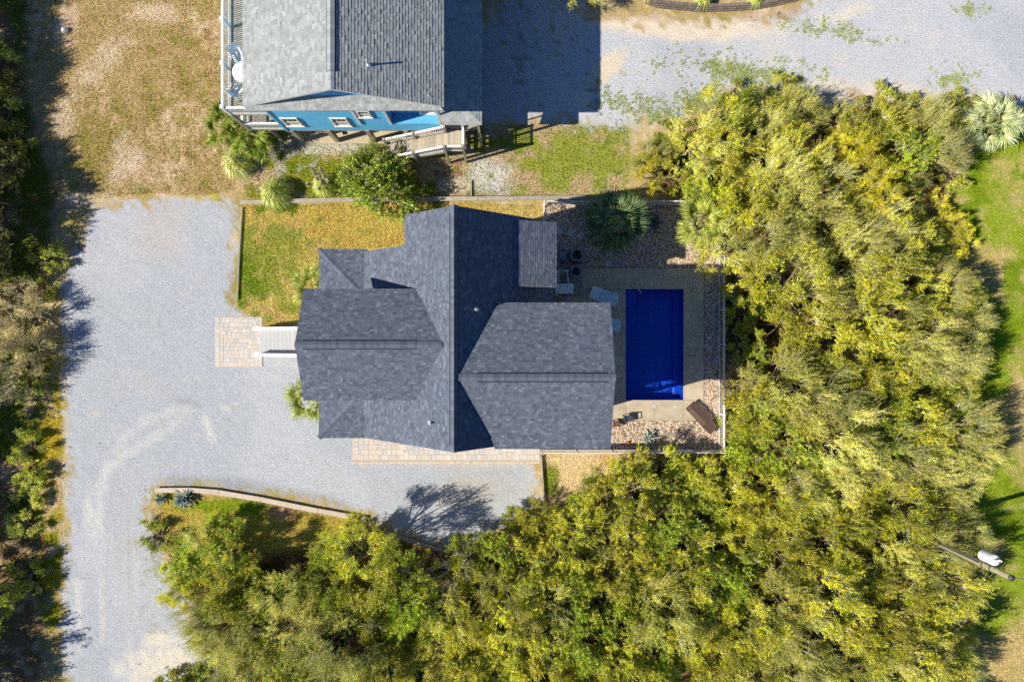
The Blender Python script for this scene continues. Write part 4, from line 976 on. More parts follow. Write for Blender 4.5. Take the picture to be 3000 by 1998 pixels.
b = P(1840, 1226, .4); ck = empty('patio_chair', (b.x, b.y, DKZ), R(4), label='low slate-blue patio chair on the edge of the concrete deck', cat='chair')
SLATEC = M('slate_fabric', (.05, .07, .10), .85, 20, .2)
MB().box(-.27, .27, -.19, .19, .34, .40).build('seat', SLATEC, ck, local=True, bevel=.02)
MB().bar((-.2, .2, .42), (-.2, .2, .42), .1, .1); MB().box(-.27, .27, .17, .22, .40, .62).build('backrest', SLATEC, ck, local=True, bevel=.015)
for sx in (-1, 1):
    MB().box(sx * .30 - .02, sx * .30 + .02, -.2, .24, .52, .55).build('armrest', DARKMETAL, ck, local=True)
    for sy in (-.18, .2): MB().box(sx * .28 - .02, sx * .28 + .02, sy - .02, sy + .02, 0, .52).build('leg', DARKMETAL, ck, local=True)
b = P(1837, 1296); o = MB(); o.lathe(0, 0, [(.06, 0), (.10, .14), (.11, .15), (.09, .155), (.08, .12)], 16); o = o.build('flower_pot', TERRA); o.location = (b.x, b.y, .03); tag(o, 'small orange clay pot in the river stones beside the pale agave', 'pot')
b = P(187, 88, .2); o = MB(); o.lathe(0, 0, [(.17, 0), (.20, .12), (.16, .26), (.06, .32)], 16); o = o.build('float', PLASTIC, smooth=True); o.location = (b.x, b.y, 0); tag(o, 'small white round float lying on the dry field', 'float')
# pink stick and red cord in the scrub at the left
a, b = P(86, 578, .5), P(115, 585, .5); o = MB().tube([(a.x, a.y, .5), (b.x, b.y, .55)], .03, 6).build('survey_stake', M('pink_paint', S(230, 60, 120), .6, 3, .1)); tag(o, 'pink survey stake leaning in the scrub beside the drive', 'stake')
rc = [P(x, y, .3) for x, y in ((124, 1572), (128, 1590), (126, 1600), (136, 1612), (138, 1622), (128, 1632), (116, 1640))]
o = MB().tube(rc, .03, 6).build('cord', M('red_cord', S(220, 60, 50), .7, 3, .1)); tag(o, 'tangled red cord caught in the bushes beside the drive', 'cord')
# utility pole standing in the thicket
pb = Vector((25.0, -11.85, 0)); up_ = empty('utility_pole', pb, label='grey wooden utility pole with white transformer rising from the thicket', cat='utility pole')
MB().tube([pb, pb + Vector((0, 0, 5)), pb + Vector((0, 0, 9.4))], [.17, .155, .13], 14).build('pole', M('pole_wood', S(170, 160, 128), .9, 6, .25, bump=.3, bsc=25), up_, smooth=True)
tx = pb + Vector((.10, .46, 0))
MB().lathe(tx.x, tx.y, [(.27, 7.1), (.29, 7.14), (.29, 8.0), (.27, 8.05), (.15, 8.12)], 24).build('transformer', M('transformer_paint', (.74, .75, .76), .4, 3, .05), up_, smooth=False)
for k in (-.12, .12): MB().lathe(tx.x + k, tx.y + .05, [(.04, 8.1), (.06, 8.18), (.04, 8.24), (.06, 8.30), (.03, 8.36)], 10).build('bushing', PVC, up_)
MB().bar((pb.x, pb.y + .1, 7.6), (tx.x, tx.y - .2, 7.6), .1, .3).build('bracket', DARKMETAL, up_)
MB().tube([pb + Vector((-.16, .06, 1)), pb + Vector((-.16, .06, 7.2))], .03, 8).build('conduit', STEEL, up_)
MB().tube([pb + Vector((-.10, -.14, 1)), pb + Vector((-.10, -.14, 6.9))], .04, 8).build('conduit', STEEL, up_)
MB().tube([tx + Vector((0, 0, 8.3)), pb + Vector((.1, .2, 8.7)), pb + Vector((.1, 0, 9.1))], .012, 6).build('wire', BLACK, up_)
MB().tube([pb + Vector((0, 0, 9.3)), pb + Vector((4, -.3, 9.0)), pb + Vector((9, -.6, 9.2)), pb + Vector((14, -.9, 9.6))], .016, 6).build('wire', STEEL, up_)
MB().lathe(pb.x, pb.y, [(.16, 9.3), (.17, 9.36), (.05, 9.46)], 12).build('pole_cap', DARKMETAL, up_)
for z in (7.3, 7.9): MB().lathe(pb.x, pb.y, [(.165, z), (.165, z + .06)], 14).build('band', DARKMETAL, up_)
MB().tube([pb + Vector((0, -.2, 7.4)), pb + Vector((.05, -.5, 7.2)), pb + Vector((0, -.45, 7.8)), pb + Vector((0, -.15, 8.1))], .015, 6).build('wire', STEEL, up_)
# ============================================================ PLANTS
def unit(a): return a / (np.linalg.norm(a, axis=-1, keepdims=True) + 1e-9)
def leaf_quads(pos, d, size, wr, rg, flat=.85):
    d = unit(d); up = rg.normal(0, 1, pos.shape); up[:, :2] -= np.array([.6, .17]) * flat * 2; up[:, 2] += flat * 3; s_ = unit(np.cross(d, up))
    w_ = (size * wr)[:, None] * s_; L = size[:, None] * d
    V = np.stack([pos, pos + L * .45 + w_, pos + L, pos + L * .45 - w_], 1).reshape(-1, 3)
    F = np.arange(len(V)).reshape(-1, 4); return V, F
def strips(a, b, w0, rg):
    d = unit(b - a); s_ = unit(np.cross(d, rg.normal(0, 1, d.shape))) * w0[:, None]; t_ = unit(np.cross(d, s_)) * w0[:, None]
    V = np.concatenate([np.stack([a - s_, a + s_, b], 1), np.stack([a - t_, a + t_, b], 1)]).reshape(-1, 3)
    return V, np.arange(len(V)).reshape(-1, 3)
def pick(rg, pal, n, jit=.18):
    pal = np.array(pal); k = rg.choice(len(pal), n, p=None); return pal[k] * rg.uniform(1 - jit, 1 + jit, (n, 1))

def crown(seed, Rr, z0, zt, nl, ntw, nlf, lsize, pal, twpal, wr=.28, up=.7, spike=.25, open_=.0, droop=0., squash=1., twl=(.35, .85)):
    """leafy crown: limbs -> twig sprays -> single leaves. Returns crown mesh and trunk mesh"""
    rg = np.random.default_rng(seed)
    ph = rg.uniform(0, 2 * np.pi, nl); cz = rg.uniform(-.15, 1, nl) ** 1.0; rr = np.sqrt(np.clip(1 - cz ** 2, 0, 1))
    # lumpy outline
    f = 1 + .22 * np.sin(ph * 2 + rg.uniform(0, 6)) + .16 * np.sin(ph * 3 + rg.uniform(0, 6))
    rad = rg.uniform(.55, 1.0, nl) ** .6
    C = np.stack([rr * np.cos(ph) * Rr * rad * f, rr * np.sin(ph) * Rr * rad * f * squash, z0 + (zt - z0) * np.clip(cz, 0, 1) * rad * (.75 + .25 * rg.random(nl))], 1)
    # twig sprays
    o = np.array([0, 0, z0 * .6]); out = unit(C - o)
    base = np.repeat(C, ntw, 0) + rg.normal(0, .17 * Rr / 2, (nl * ntw, 3)) * [1, 1, .7]
    td = unit(np.repeat(out, ntw, 0) + rg.normal(0, .55, base.shape) + [0, 0, up]); tl = rg.uniform(*twl, len(base)) * Rr / 2.0
    tip = base + td * tl[:, None]; tip[:, 2] -= droop * tl
    # leaves along each twig
    t_ = rg.beta(1.6, 1.1, (len(base), nlf)); pos = base[:, None] + (tip - base)[:, None] * t_[..., None] + rg.normal(0, .045, (len(base), nlf, 3))
    pos = pos.reshape(-1, 3); ld = np.repeat(td, nlf, 0) * .7 + rg.normal(0, .8, pos.shape); sz = rg.uniform(.65, 1.25, len(pos)) * lsize
    keep = rg.random(len(pos)) > open_ * np.repeat(rg.random(len(base)) < .5, nlf)
    pos, ld, sz = pos[keep], ld[keep], sz[keep]
    V, F = leaf_quads(pos, ld, sz, wr, rg); Ccol = pick(rg, pal, len(pos))
    # each spray leans to one tone
    tone = np.repeat(np.repeat(rg.uniform(.66, 1.32, nl), ntw) * rg.uniform(.78, 1.25, nl * ntw), nlf)[keep]; Ccol = Ccol * tone[:, None]
    b2 = tip.copy() + td * (rg.random(len(tip)) < spike)[:, None] * rg.uniform(.05, .3, (len(tip), 1))
    V2, F2 = strips(base - td * .1, b2, rg.uniform(.008, .019, len(base)), rg); c2 = np.tile(pick(rg, twpal, len(base)), (2, 1))
    me = mesh('crown', np.concatenate([V, V2]), F.tolist() + (F2 + len(V)).tolist(), np.concatenate([Ccol, c2]))
    me.materials.append(LEAF)
    tb = MB(); fork = Vector((rg.normal(0, .12), rg.normal(0, .12), z0 * .55)); r0 = .05 + Rr * .035
    tb.tube([(0, 0, -.05), (fork.x * .4, fork.y * .4, z0 * .25), fork], [r0 * 1.15, r0, r0 * .85], 7)
    for i in range(0, nl, max(1, nl // 12)):
        c = Vector(C[i]); m_ = fork.lerp(c, .5) + Vector(rg.normal(0, .12, 3)); tb.tube([fork, m_, c], [r0 * .55, r0 * .35, r0 * .12], 5, cap=False)
    tm_ = mesh('trunk', tb.V, tb.F, smooth=True); tm_.materials.append(BARK)
    return me, tm_

Y1_C = [S2(190, 180, 44), S2(172, 168, 30), S2(150, 152, 24), S2(210, 198, 84), S2(118, 126, 22), S2(200, 172, 34), S2(92, 104, 20)]
OLIVE = [S2(196, 184, 64), S2(178, 170, 44), S2(214, 200, 112), S2(150, 150, 36), S2(116, 122, 26), S2(206, 192, 110)]
GREENC = [S2(146, 158, 34), S2(168, 172, 46), S2(116, 134, 26), S2(188, 184, 72), S2(92, 112, 22)]
GOLD = [S2(196, 178, 26), S2(178, 164, 20), S2(212, 190, 48), S2(160, 150, 20)]
TANB = [S2(190, 168, 112), S2(206, 186, 132), S2(160, 140, 84), S2(140, 126, 60)]
DARKG = [S2(96, 104, 36), S2(120, 116, 46), S2(76, 88, 28), S2(140, 128, 64)]
PALETW = [S2(216, 202, 168), S2(196, 178, 142), S2(230, 218, 192)]
GREYTW = [S2(190, 178, 164), S2(160, 146, 130), S2(214, 204, 194)]
KIND = {
    'oak': [crown(100 + i, 2.1, 2.0, 4.3, 30, 22, 34, .080, Y1_C, PALETW, spike=.4) for i in range(4)],
    'myrtle': [crown(120 + i, 2.0, 1.9, 4.4, 30, 21, 32, .075, OLIVE, PALETW, wr=.22, up=1.0, spike=.9, twl=(.55, 1.4)) for i in range(4)],
    'green': [crown(140 + i, 2.0, 1.8, 3.7, 30, 19, 32, .088, GREENC, PALETW, wr=.32) for i in range(3)],
    'cedar': [crown(160 + i, 1.7, 1.2, 4.2, 28, 22, 34, .065, GOLD, PALETW, wr=.25, up=.4, spike=.1, twl=(.3, .7)) for i in range(2)],
    'twiggy': [crown(180 + i, 1.6, .9, 2.4, 26, 16, 9, .08, TANB, PALETW, up=.6, spike=.9, twl=(.5, 1.1)) for i in range(2)],
    'dark': [crown(200 + i, 2.2, 2.0, 4.6, 30, 14, 24, .11, DARKG, GREYTW) for i in range(2)],
    'scrub': [crown(220 + i, 1.0, .25, .9, 20, 12, 20, .085, OLIVE + GREENC, PALETW, up=.5) for i in range(2)],
    'bare': [crown(240 + i, 1.3, 1.5, 3.2, 16, 12, 1, .06, TANB, GREYTW, spike=1, twl=(.5, 1.3)) for i in range(1)],
}
LBL = {
    'oak': ('live_oak', 'yellow-green small-leaved oak in the thicket', 'tree', 'oaks of the thicket'),
    'myrtle': ('wax_myrtle', 'feathery olive wax myrtle with pale upright twigs', 'tree', 'wax myrtles of the thicket'),
    'green': ('holly_tree', 'fresh green leafy tree in the thicket', 'tree', 'green trees of the thicket'),
    'cedar': ('cedar_tree', 'golden yellow fine-needled cedar in the thicket', 'tree', 'golden cedars'),
    'twiggy': ('twiggy_shrub', 'tan half-bare twiggy shrub', 'shrub', 'half-bare shrubs beside the drive'),
    'dark': ('dark_oak', 'dark olive oak', 'tree', 'dark oaks beside the field'),
    'scrub': ('scrub_bush', 'low green scrub bush', 'shrub', 'low scrub bushes'),
    'bare': ('bare_shrub', 'grey leafless shrub with bare branches', 'shrub', 'leafless shrubs'),
}
NTREE = 0
def where(x, y, d=3.2):
    px_, py_ = 1500 + x * 45.98, 999 - y * 45.98
    if x < -24: return ' beside the gravel drive' if py_ > 600 else ' beside the dry field'
    if y > 13 - max(0, (x - 10)) * .02 and x > 8: return ' beside the gravel road'
    if abs(x - 13.2) < 3.4 and -7 < y < 8: return ' hugging the white pool fence'
    if -10.6 < y < -6.9 and 2 < x < 13.5: return ' below the white pool fence'
    if x > 23.5: return ' at the edge of the green lawn'
    if x < -13: return ' beside the curve of the gravel drive'
    if y > -15.5 and x < 2.5: return ' beside the shaded end of the drive'
    if y < -16: return ', deep inside below the houses'
    return ', deep inside between fence and lawn'
def tree(kind, x, y, s=1.0, sz=None, label=None, name=None, lean=(0, 0), z=0):
    global NTREE
    nm, lb, ct, gr = LBL[kind]; ms = KIND[kind]; me, tm_ = ms[NTREE % len(ms)]; NTREE += 1
    e = empty(name or nm, (x, y, z), rnd.uniform(0, 6.28), label=label or (lb + where(x, y)), cat=ct, group=gr)
    sz = sz or s * rnd.uniform(.8, 1.32); e.scale = (s, s, sz); e.rotation_euler = (lean[0], lean[1], e.rotation_euler[2])
    link('crown', me, None, e); link('trunk', tm_, None, e); return e

# thicket, spread by dart throwing inside the outline the crowns have in the photograph
THICKET = [(1835, 520), (1860, 440), (1960, 390), (2060, 330), (2110, 300), (2150, 262), (2330, 262), (2400, 300), (2500, 315), (2600, 305), (2720, 310), (2810, 330), (2850, 400), (2830, 470), (2750, 520), (2700, 520), (2690, 600), (2760, 780), (2860, 830), (2920, 960), (2870, 1010), (2850, 1100), (2860, 1200), (2930, 1330), (2930, 1430), (2830, 1450), (2850, 1500), (2890, 1560), (2840, 1650), (2870, 1700), (2850, 1800), (2870, 1900), (2860, 2100), (620, 2100), (640, 1960), (600, 1880), (520, 1800), (475, 1740), (540, 1640), (500, 1590), (530, 1540), (720, 1530), (730, 1640), (760, 1700), (890, 1680), (930, 1570), (1060, 1560), (1130, 1580), (1150, 1650), (1330, 1660), (1350, 1580), (1440, 1560), (1530, 1490), (1590, 1480), (1680, 1500), (1700, 1440), (1800, 1370), (1960, 1345), (2100, 1360), (2180, 1310), (2170, 1200), (2150, 1130), (2180, 1030), (2160, 920), (2140, 860), (2040, 790), (2050, 700), (2080, 620), (1990, 560), (1900, 570)]
rg0 = np.random.default_rng(77); placed = []
fixed = [('oak', 1098, 1592, 1.05, 1.25), ('cedar', 1915, 530, .85, .8), ('cedar', 2478, 520, 1.0, 1.15), ('cedar', 2500, 590, .8, 1.1),
         ('cedar', 2440, 470, .8, 1.05), ('green', 1385, 1605, .62, .7), ('myrtle', 2100, 740, .8, .85), ('oak', 2130, 840, .6, .8)]
for kd, gx, gy, s_, sz_ in fixed:
    g = P(gx, gy); placed.append((g.x, g.y)); tree(kd, g.x, g.y, s_, sz_)
CPX, CPY = rg0.uniform(460, 2940, 16000), rg0.uniform(250, 2090, 16000); CSD = sdist(CPX, CPY, THICKET); CS = rg0.uniform(.72, 1.12, 16000)
for px_, py_, sd_, s_ in zip(CPX, CPY, CSD, CS):
    s_ = min(s_, sd_ / 80)
    if s_ < .45: continue
    q = P(px_, py_, 3.0 * s_)
    if 1.9 < q.x < 13.4 and -7.2 < q.y < 8.9 and not (q.x > 13): continue
    if any((q.x - a) ** 2 + (q.y - b) ** 2 < (1.76 * s_ + .2) ** 2 for a, b in placed): continue
    if (q.x - pb.x) ** 2 + (q.y - pb.y) ** 2 < .5: continue
    placed.append((q.x, q.y))
    right = px_ > 2250; low = py_ > 1400 and px_ < 1200
    kd = rg0.choice(['oak', 'myrtle', 'green'], p=[.40, .45, .15] if right else ([.35, .2, .45] if low else [.55, .2, .25]))
    tree(kd, q.x, q.y, s_)
# golden shrub by the lawn, verge scrub
g = P(2740, 700, 1.5)
for dx_, dy_, s_ in ((0, 0, .8), (1.1, .6, .75), (.6, -1.5, .7), (1.9, -.2, .6), (.4, 1.9, .6)):
    tree('cedar', g.x + dx_, g.y + dy_, s_, .6 * s_, label='pale golden shrub in tufted clumps beside the green lawn', name='golden_shrub')
for x, y, k in ((2290, 265, 'scrub'), (2140, 300, 'scrub'), (2560, 300, 'scrub'), (2660, 320, 'scrub'), (2780, 520, 'scrub'), (2800, 300, 'scrub'), (1960, 400, 'scrub'), (1900, 470, 'scrub'), (1660, 1500, 'scrub'), (1560, 1530, 'scrub'), (1790, 1400, 'twiggy'), (1880, 1370, 'scrub'), (1980, 1365, 'scrub'), (2150, 1250, 'scrub'), (2150, 1120, 'twiggy'), (2160, 1010, 'scrub'), (2150, 930, 'scrub'), (2110, 1370, 'scrub'), (470, 1560, 'scrub'), (520, 1640, 'scrub'), (600, 1620, 'green'), (685, 1605, 'green'), (560, 1980, 'scrub'), (530, 1990, 'scrub'), (600, 1990, 'scrub'), (1340, 1640, 'bare'), (1290, 1660, 'bare'), (1240, 1660, 'bare'), (1060, 1560, 'bare'), (910, 1730, 'bare'), (880, 1800, 'bare')):
    g = P(x, y); tree(k, g.x, g.y, rnd.uniform(.75, 1.0) if k != 'green' else .75, rnd.uniform(.5, .8) if k == 'green' else None)
# left edge
for x, y, k, s_ in ((-90, 20, 'dark', 1.1), (-60, 130, 'dark', 1.0), (-110, 240, 'dark', 1.1), (-50, 250, 'dark', .9), (-70, 400, 'dark', .9), (40, 520, 'dark', .95), (130, 500, 'dark', .72), (90, 600, 'dark', 1.05), (0, 640, 'dark', 1.0), (110, 690, 'dark', .95), (30, 740, 'dark', 1.0), (90, 800, 'dark', .8), (-20, 860, 'dark', 1.0), (60, 900, 'twiggy', 1.0), (115, 930, 'twiggy', 1.0), (40, 1010, 'twiggy', 1.1), (105, 1040, 'twiggy', .9), (60, 1100, 'twiggy', 1.0), (20, 1180, 'dark', .8), (-40, 1280, 'dark', 1.0), (-30, 1400, 'dark', 1.0), (20, 1330, 'dark', .7), (50, 1480, 'dark', .75), (-20, 1540, 'dark', 1.0), (70, 1590, 'dark', .65), (0, 1660, 'green', .6), (30, 1740, 'green', .6), (0, 1790, 'green', .6), (50, 1860, 'dark', .7), (-10, 1920, 'dark', 1.0), (70, 1960, 'dark', .8), (120, 2020, 'dark', .8), (130, 1130, 'scrub', .9), (130, 1300, 'scrub', .9), (120, 1380, 'scrub', 1.0), (125, 1460, 'scrub', .9), (110, 1530, 'scrub', .9), (130, 1680, 'scrub', .9), (90, 1700, 'scrub', .9), (15, 190, 'scrub', 1.2), (30, 330, 'scrub', 1.2), (60, 420, 'scrub', 1.1), (160, 760, 'scrub', .9), (140, 850, 'scrub', .8)):
    g = P(x - (28 if k == 'scrub' and y > 850 else 0) - (60 if k == 'dark' and y > 300 else 0) - (30 if k == 'dark' and y > 850 else 0), y); tree(k, g.x, g.y, s_ * (.8 if k == 'dark' else 1), None if k != 'dark' else s_ * (.82 if y < 850 else .62))
for k in [i for i in range(30) if i < 12 or i % 4 == 1 or i > 26]:  # tall oaks out of view at the left, added to shade the scrub strip
    g = P(-125 + 22 * math.sin(k * 2.3), -60 + k * 73); tree('dark', g.x, g.y, 1.0, 1.15 + .2 * math.sin(k * 1.7), label='dark olive oak in the unseen row added to shade the strip beside drive and field')
# shrub overhanging the road at the top of the picture
g = P(1700, -30); tree('myrtle', g.x, g.y, .9, .7, label='feathery shrub hanging over the shaded gravel beside the block wall'); g = P(1650, -50); tree('myrtle', g.x, g.y, .8, .7, label='feathery shrub hanging over the shaded gravel beside the block wall')
# big round bush between the houses
bme, btm = crown(300, 2.05, .9, 2.9, 70, 20, 28, .085, [S(150, 168, 40, 1.0), S(120, 148, 28, 1.0), S(190, 198, 96, 1.0), S(96, 126, 22, 1.0), S(180, 172, 44, 1.0)], PALETW, wr=.36, up=.5, spike=.05, squash=.85)
bme.materials.clear(); bme.materials.append(LEAFW)
g = P(1120, 555); e = empty('round_bush', (g.x, g.y, 0), 0, label='large round glossy green bush growing over the long timber wall', cat='bush'); link('crown', bme, None, e); link('trunk', btm, None, e)

# ------------------------------------------------------------ palms
def fan_mesh(seed, pal, L=.80, nseg=24, droop=.45, pet=1.05):
    rg = random.Random(seed); mb = MB(); pc = S2(170, 176, 70)
    mb.tube([(0, 0, 0), (pet * .5, 0, .05), (pet, 0, .02)], [.022, .016, .013], 4, c=pc, cap=False)
    for i in range(nseg):
        a = R(-118 + 236 * i / (nseg - 1) + rg.uniform(-3, 3)); l = L * (.62 + .38 * math.cos(a * .62)) * rg.uniform(.85, 1.08); c = rg.choice(pal); f = rg.uniform(.75, 1.25); c = tuple(x * f for x in c)
        ca, sa = math.cos(a), math.sin(a); w_ = .032; o = Vector((pet, 0, .02)); d = Vector((ca, sa, 0)); s_ = Vector((-sa, ca, 0)); fold = .018
        pts = []
        for t_, ww in ((0, .3), (.45, 1.0), (.8, .6), (1.0, .05)):
            z = .16 * math.sin(t_ * 2) - droop * t_ ** 2.5 * l + .05 * abs(sa) * t_
            c0 = o + d * (l * t_) + Vector((0, 0, z)); pts.append((c0 + s_ * w_ * ww + Vector((0, 0, fold)), c0, c0 - s_ * w_ * ww + Vector((0, 0, fold))))
        V = [p for tr_ in pts for p in tr_]; F = []
        for k in range(3): F += [[3 * k, 3 * k + 1, 3 * k + 4, 3 * k + 3], [3 * k + 1, 3 * k + 2, 3 * k + 5, 3 * k + 4]]
        mb.add(V, F, c)
    me = mesh('leaf', mb.V, mb.F, np.array(mb.C)); me.materials.append(PALMM); return me
PGREEN = [S2(104, 118, 74), S2(128, 138, 90), S2(80, 98, 58)]; PYEL = [S(176, 178, 70, .95), S(144, 154, 54, .95), S(198, 192, 106, .95)]; PPALE = [S2(188, 190, 150), S2(166, 172, 120), S2(202, 200, 166), S2(150, 156, 90)]; PDARK = [S2(128, 138, 46), S2(160, 162, 66), S2(92, 108, 30)]
FANS = {k: [fan_mesh(i + 3 * j, p) for i in range(3)] for j, (k, p) in enumerate({'green': PGREEN, 'yel': PYEL, 'pale': PPALE, 'dark': PDARK}.items())}
def palm(px_, py_, h, r, n, pal, label, name='fan_palm', seed=0):
    rg = random.Random(seed); b = P(px_, py_, h); e = empty(name, (b.x, b.y, 0), label=label, cat='palm', group=None)
    t_ = MB(); t_.lathe(0, 0, [(.17, -.02), (.15, h * .4), (.17, h * .85), (.10, h)], 9); t_.build('trunk', BARK, e, local=True)
    for i in range(n):
        a = i * 2.39996 + rg.uniform(-.25, .25); k = (i + .5) / n; el = R(70 - 92 * k ** .8 + rg.uniform(-8, 8)); s_ = r * rg.uniform(.5, .62) * (.8 + .25 * math.sin(k * 3))
        link('leaf', rg.choice(FANS[pal]), None, e, (0, 0, h - .05 - .25 * k), Euler((rg.uniform(-.5, .5), -el, a), 'XYZ'), (s_, s_, s_))
    return e
palm(1800, 650, 2.4, 2.0, 40, 'green', 'large dense grey-green fan palm in the shade, over the white fence', seed=1)
palm(2062, 655, 2.0, 1.85, 24, 'yel', 'sunlit yellow-green fan palm at the end of the stone bed', seed=2)
palm(2905, 362, 1.7, 1.8, 26, 'pale', 'pale silvery fan palm beside the road and the green lawn', seed=3)
palm(722, 388, 1.6, 1.75, 16, 'dark', 'dark green fan palm under the deck corner of the blue house', seed=4)
palm(668, 372, 1.3, 1.6, 15, 'dark', 'dark green fan palm half beneath the deck of the blue house, beside the field', seed=14)
palm(752, 412, 1.1, 1.4, 13, 'dark', 'small dark fan palm beside the piling of the blue house', seed=15)
palm(918, 838, 1.4, 1.6, 18, 'yel', 'yellow-green fan palm against the porch roof, beside the front lawn', seed=5)
palm(912, 1166, 1.4, 1.6, 18, 'yel', 'yellow-green fan palm against the porch roof, beside the gravel drive', seed=6)
# ------------------------------------------------------------ agaves
def agave(px_, py_, r, n, pal, label, seed, wdt=.075):
    rg = random.Random(seed); mb = MB(); ks = [0, .2, .45, .7, .9, 1.0]; ws = [.55, .75, 1.0, .8, .4, .02]; V = []; F = []
    for t_, w_ in zip(ks, ws):
        z = .22 * math.sin(t_ * 2.6); V += [(t_, -wdt * w_, z + .035 * w_), (t_, 0, z), (t_, wdt * w_, z + .035 * w_), (t_, 0, z - .05 * w_)]
    for k in range(len(ks) - 1):
        for j in range(4): F.append([4 * k + j, 4 * k + (j + 1) % 4, 4 * k + 4 + (j + 1) % 4, 4 * k + 4 + j])
    me = mesh('leaf', V, F, None, True); m_ = M('agave_' + str(seed), pal, .55, 6, .12, orand=.18, spec=.35); me.materials.append(m_)
    b = P(px_, py_, .25); e = empty('agave', (b.x, b.y, 0), label=label, cat='agave')
    for i in range(n):
        k = (i + .5) / n; s_ = r * rg.uniform(.85, 1.05) * (1 - .35 * (1 - k)); link('leaf', me, None, e, (0, 0, .08 + .06 * (1 - k)), Euler((rg.uniform(-.2, .2), -R(70 - 70 * k ** .8), i * 2.39996 + rg.uniform(-.1, .1))), (s_, s_ * 1.05, s_))
    MB().lathe(0, 0, [(r * .12, 0), (r * .12, .12), (r * .05, .2)], 10).build('stem', m_, e, local=True)
agave(1899, 1279, .70, 17, S(186, 208, 188), 'pale green agave with broad leaves in the sunlit river stones', 1, .12)
agave(540, 1462, .90, 40, S(112, 142, 148), 'large blue-green spiky agave beside the curved timber wall', 2, .075)
agave(470, 1462, .58, 30, S(108, 138, 144), 'smaller blue-green spiky agave at the end of the curved timber wall', 3, .075)
agave(1914, 652, .80, 26, S(120, 132, 140), 'broad agave in deep shade beside the large grey-green palm', 4, .11)
# ------------------------------------------------------------ ornamental grasses
def grass_clump(px_, py_, r, h, n, pal, label, seed, plumes=0, name='grass_clump'):
    rg = np.random.default_rng(seed); b = P(px_, py_, h * .3)
    a = rg.uniform(0, 2 * np.pi, n); k = rg.uniform(0, 1, n) ** .8; L = rg.uniform(.7, 1.1, n)
    d = np.stack([np.cos(a), np.sin(a), np.zeros(n)], 1); p0 = d * (rg.uniform(0, .22, n) * r)[:, None]
    p1 = d * (k * r * .55 * L)[:, None] + [0, 0, 1] * (h * L * (1.05 - .35 * k))[:, None]; p2 = d * (k * r * 1.05 * L)[:, None] + [0, 0, 1] * (h * L * (.95 - .95 * k ** 1.5))[:, None]
    s_ = np.stack([-np.sin(a), np.cos(a), rg.normal(0, .3, n)], 1) * rg.uniform(.012, .026, n)[:, None]
    V = np.stack([p0 - s_, p0 + s_, p1 + s_, p1 - s_, p2], 1).reshape(-1, 3); i = np.arange(n)[:, None] * 5
    F = (i + [0, 1, 2, 3]).tolist() + (i + [3, 2, 4]).tolist(); c = pick(rg, pal, n); c = np.concatenate([c, c])
    e = empty(name, (b.x, b.y, 0), label=label, cat='ornamental grass'); me = mesh('blades', V, F, c); link('blades', me, GRASSM, e)
    for q in range(plumes):
        aa = rg.uniform(0, 6.28); rr = rg.uniform(.1, .6) * r; x, y = math.cos(aa) * rr + rg.uniform(-.1, .1), math.sin(aa) * rr; hh = h * rg.uniform(1.25, 1.7); m = 420
        t_ = rg.uniform(0, 1, m); az = rg.uniform(0, 6.28, m); ax = np.array([x * .35, y * .35, .6]); ax = ax / np.linalg.norm(ax) * .62; base = np.array([x, y, hh - .3]) + ax * t_[:, None]
        dd = np.stack([np.cos(az), np.sin(az), np.full(m, 1.3)], 1); V, F = leaf_quads(base, dd, (.19 * np.sin(.35 + t_ * 2.5)), .16, rg)
        pm = mesh('plume', V, F, np.clip(pick(rg, [(.85, .76, .64), (.80, .69, .55), (.85, .80, .72)], m), 0, .88)); link('plume', pm, GRASSM, e)
        MB().tube([(x * .3, y * .3, 0), (x * .8, y * .8, h * .8), (x, y, hh - .2)], .008, 4).build('stalk', M('stalk', S2(190, 170, 110), .9, 4, .1) if q == 0 else bpy.data.materials['stalk'], e, local=True)
GC = [S2(176, 184, 90), S2(200, 196, 116), S2(146, 164, 64), S2(222, 208, 150)]; GD = [S2(222, 200, 140), S2(206, 184, 116), S2(180, 176, 90), S2(232, 216, 166)]
grass_clump(812, 566, 1.3, 1.25, 1500, GC, 'big green ornamental grass arching over the long timber wall', 1)
grass_clump(700, 478, 1.3, 1.2, 1300, GD + GC, 'tan and green ornamental grass below the dark palms', 2)
grass_clump(722, 440, .9, .9, 700, GD, 'dry tan ornamental grass tuft under the dark palms, beside the deck', 3)
grass_clump(952, 545, 1.0, 1.3, 1000, GC, 'pampas grass with cream plumes beside the round bush', 4, plumes=13, name='pampas_grass')
grass_clump(2062, 4, .75, .8, 700, GC, 'green grass clump over the block wall, far from the boulder', 5)
grass_clump(2212, 2, .65, .75, 700, GC, 'green grass clump over the block wall where it curves to the road', 6)
grass_clump(1900, -10, .6, .7, 500, GD, 'dry grass clump at the shaded end of the block wall', 7)
grass_clump(2150, 860, .8, .9, 700, GC, 'grassy tuft in the shade beside the pool fence', 8)
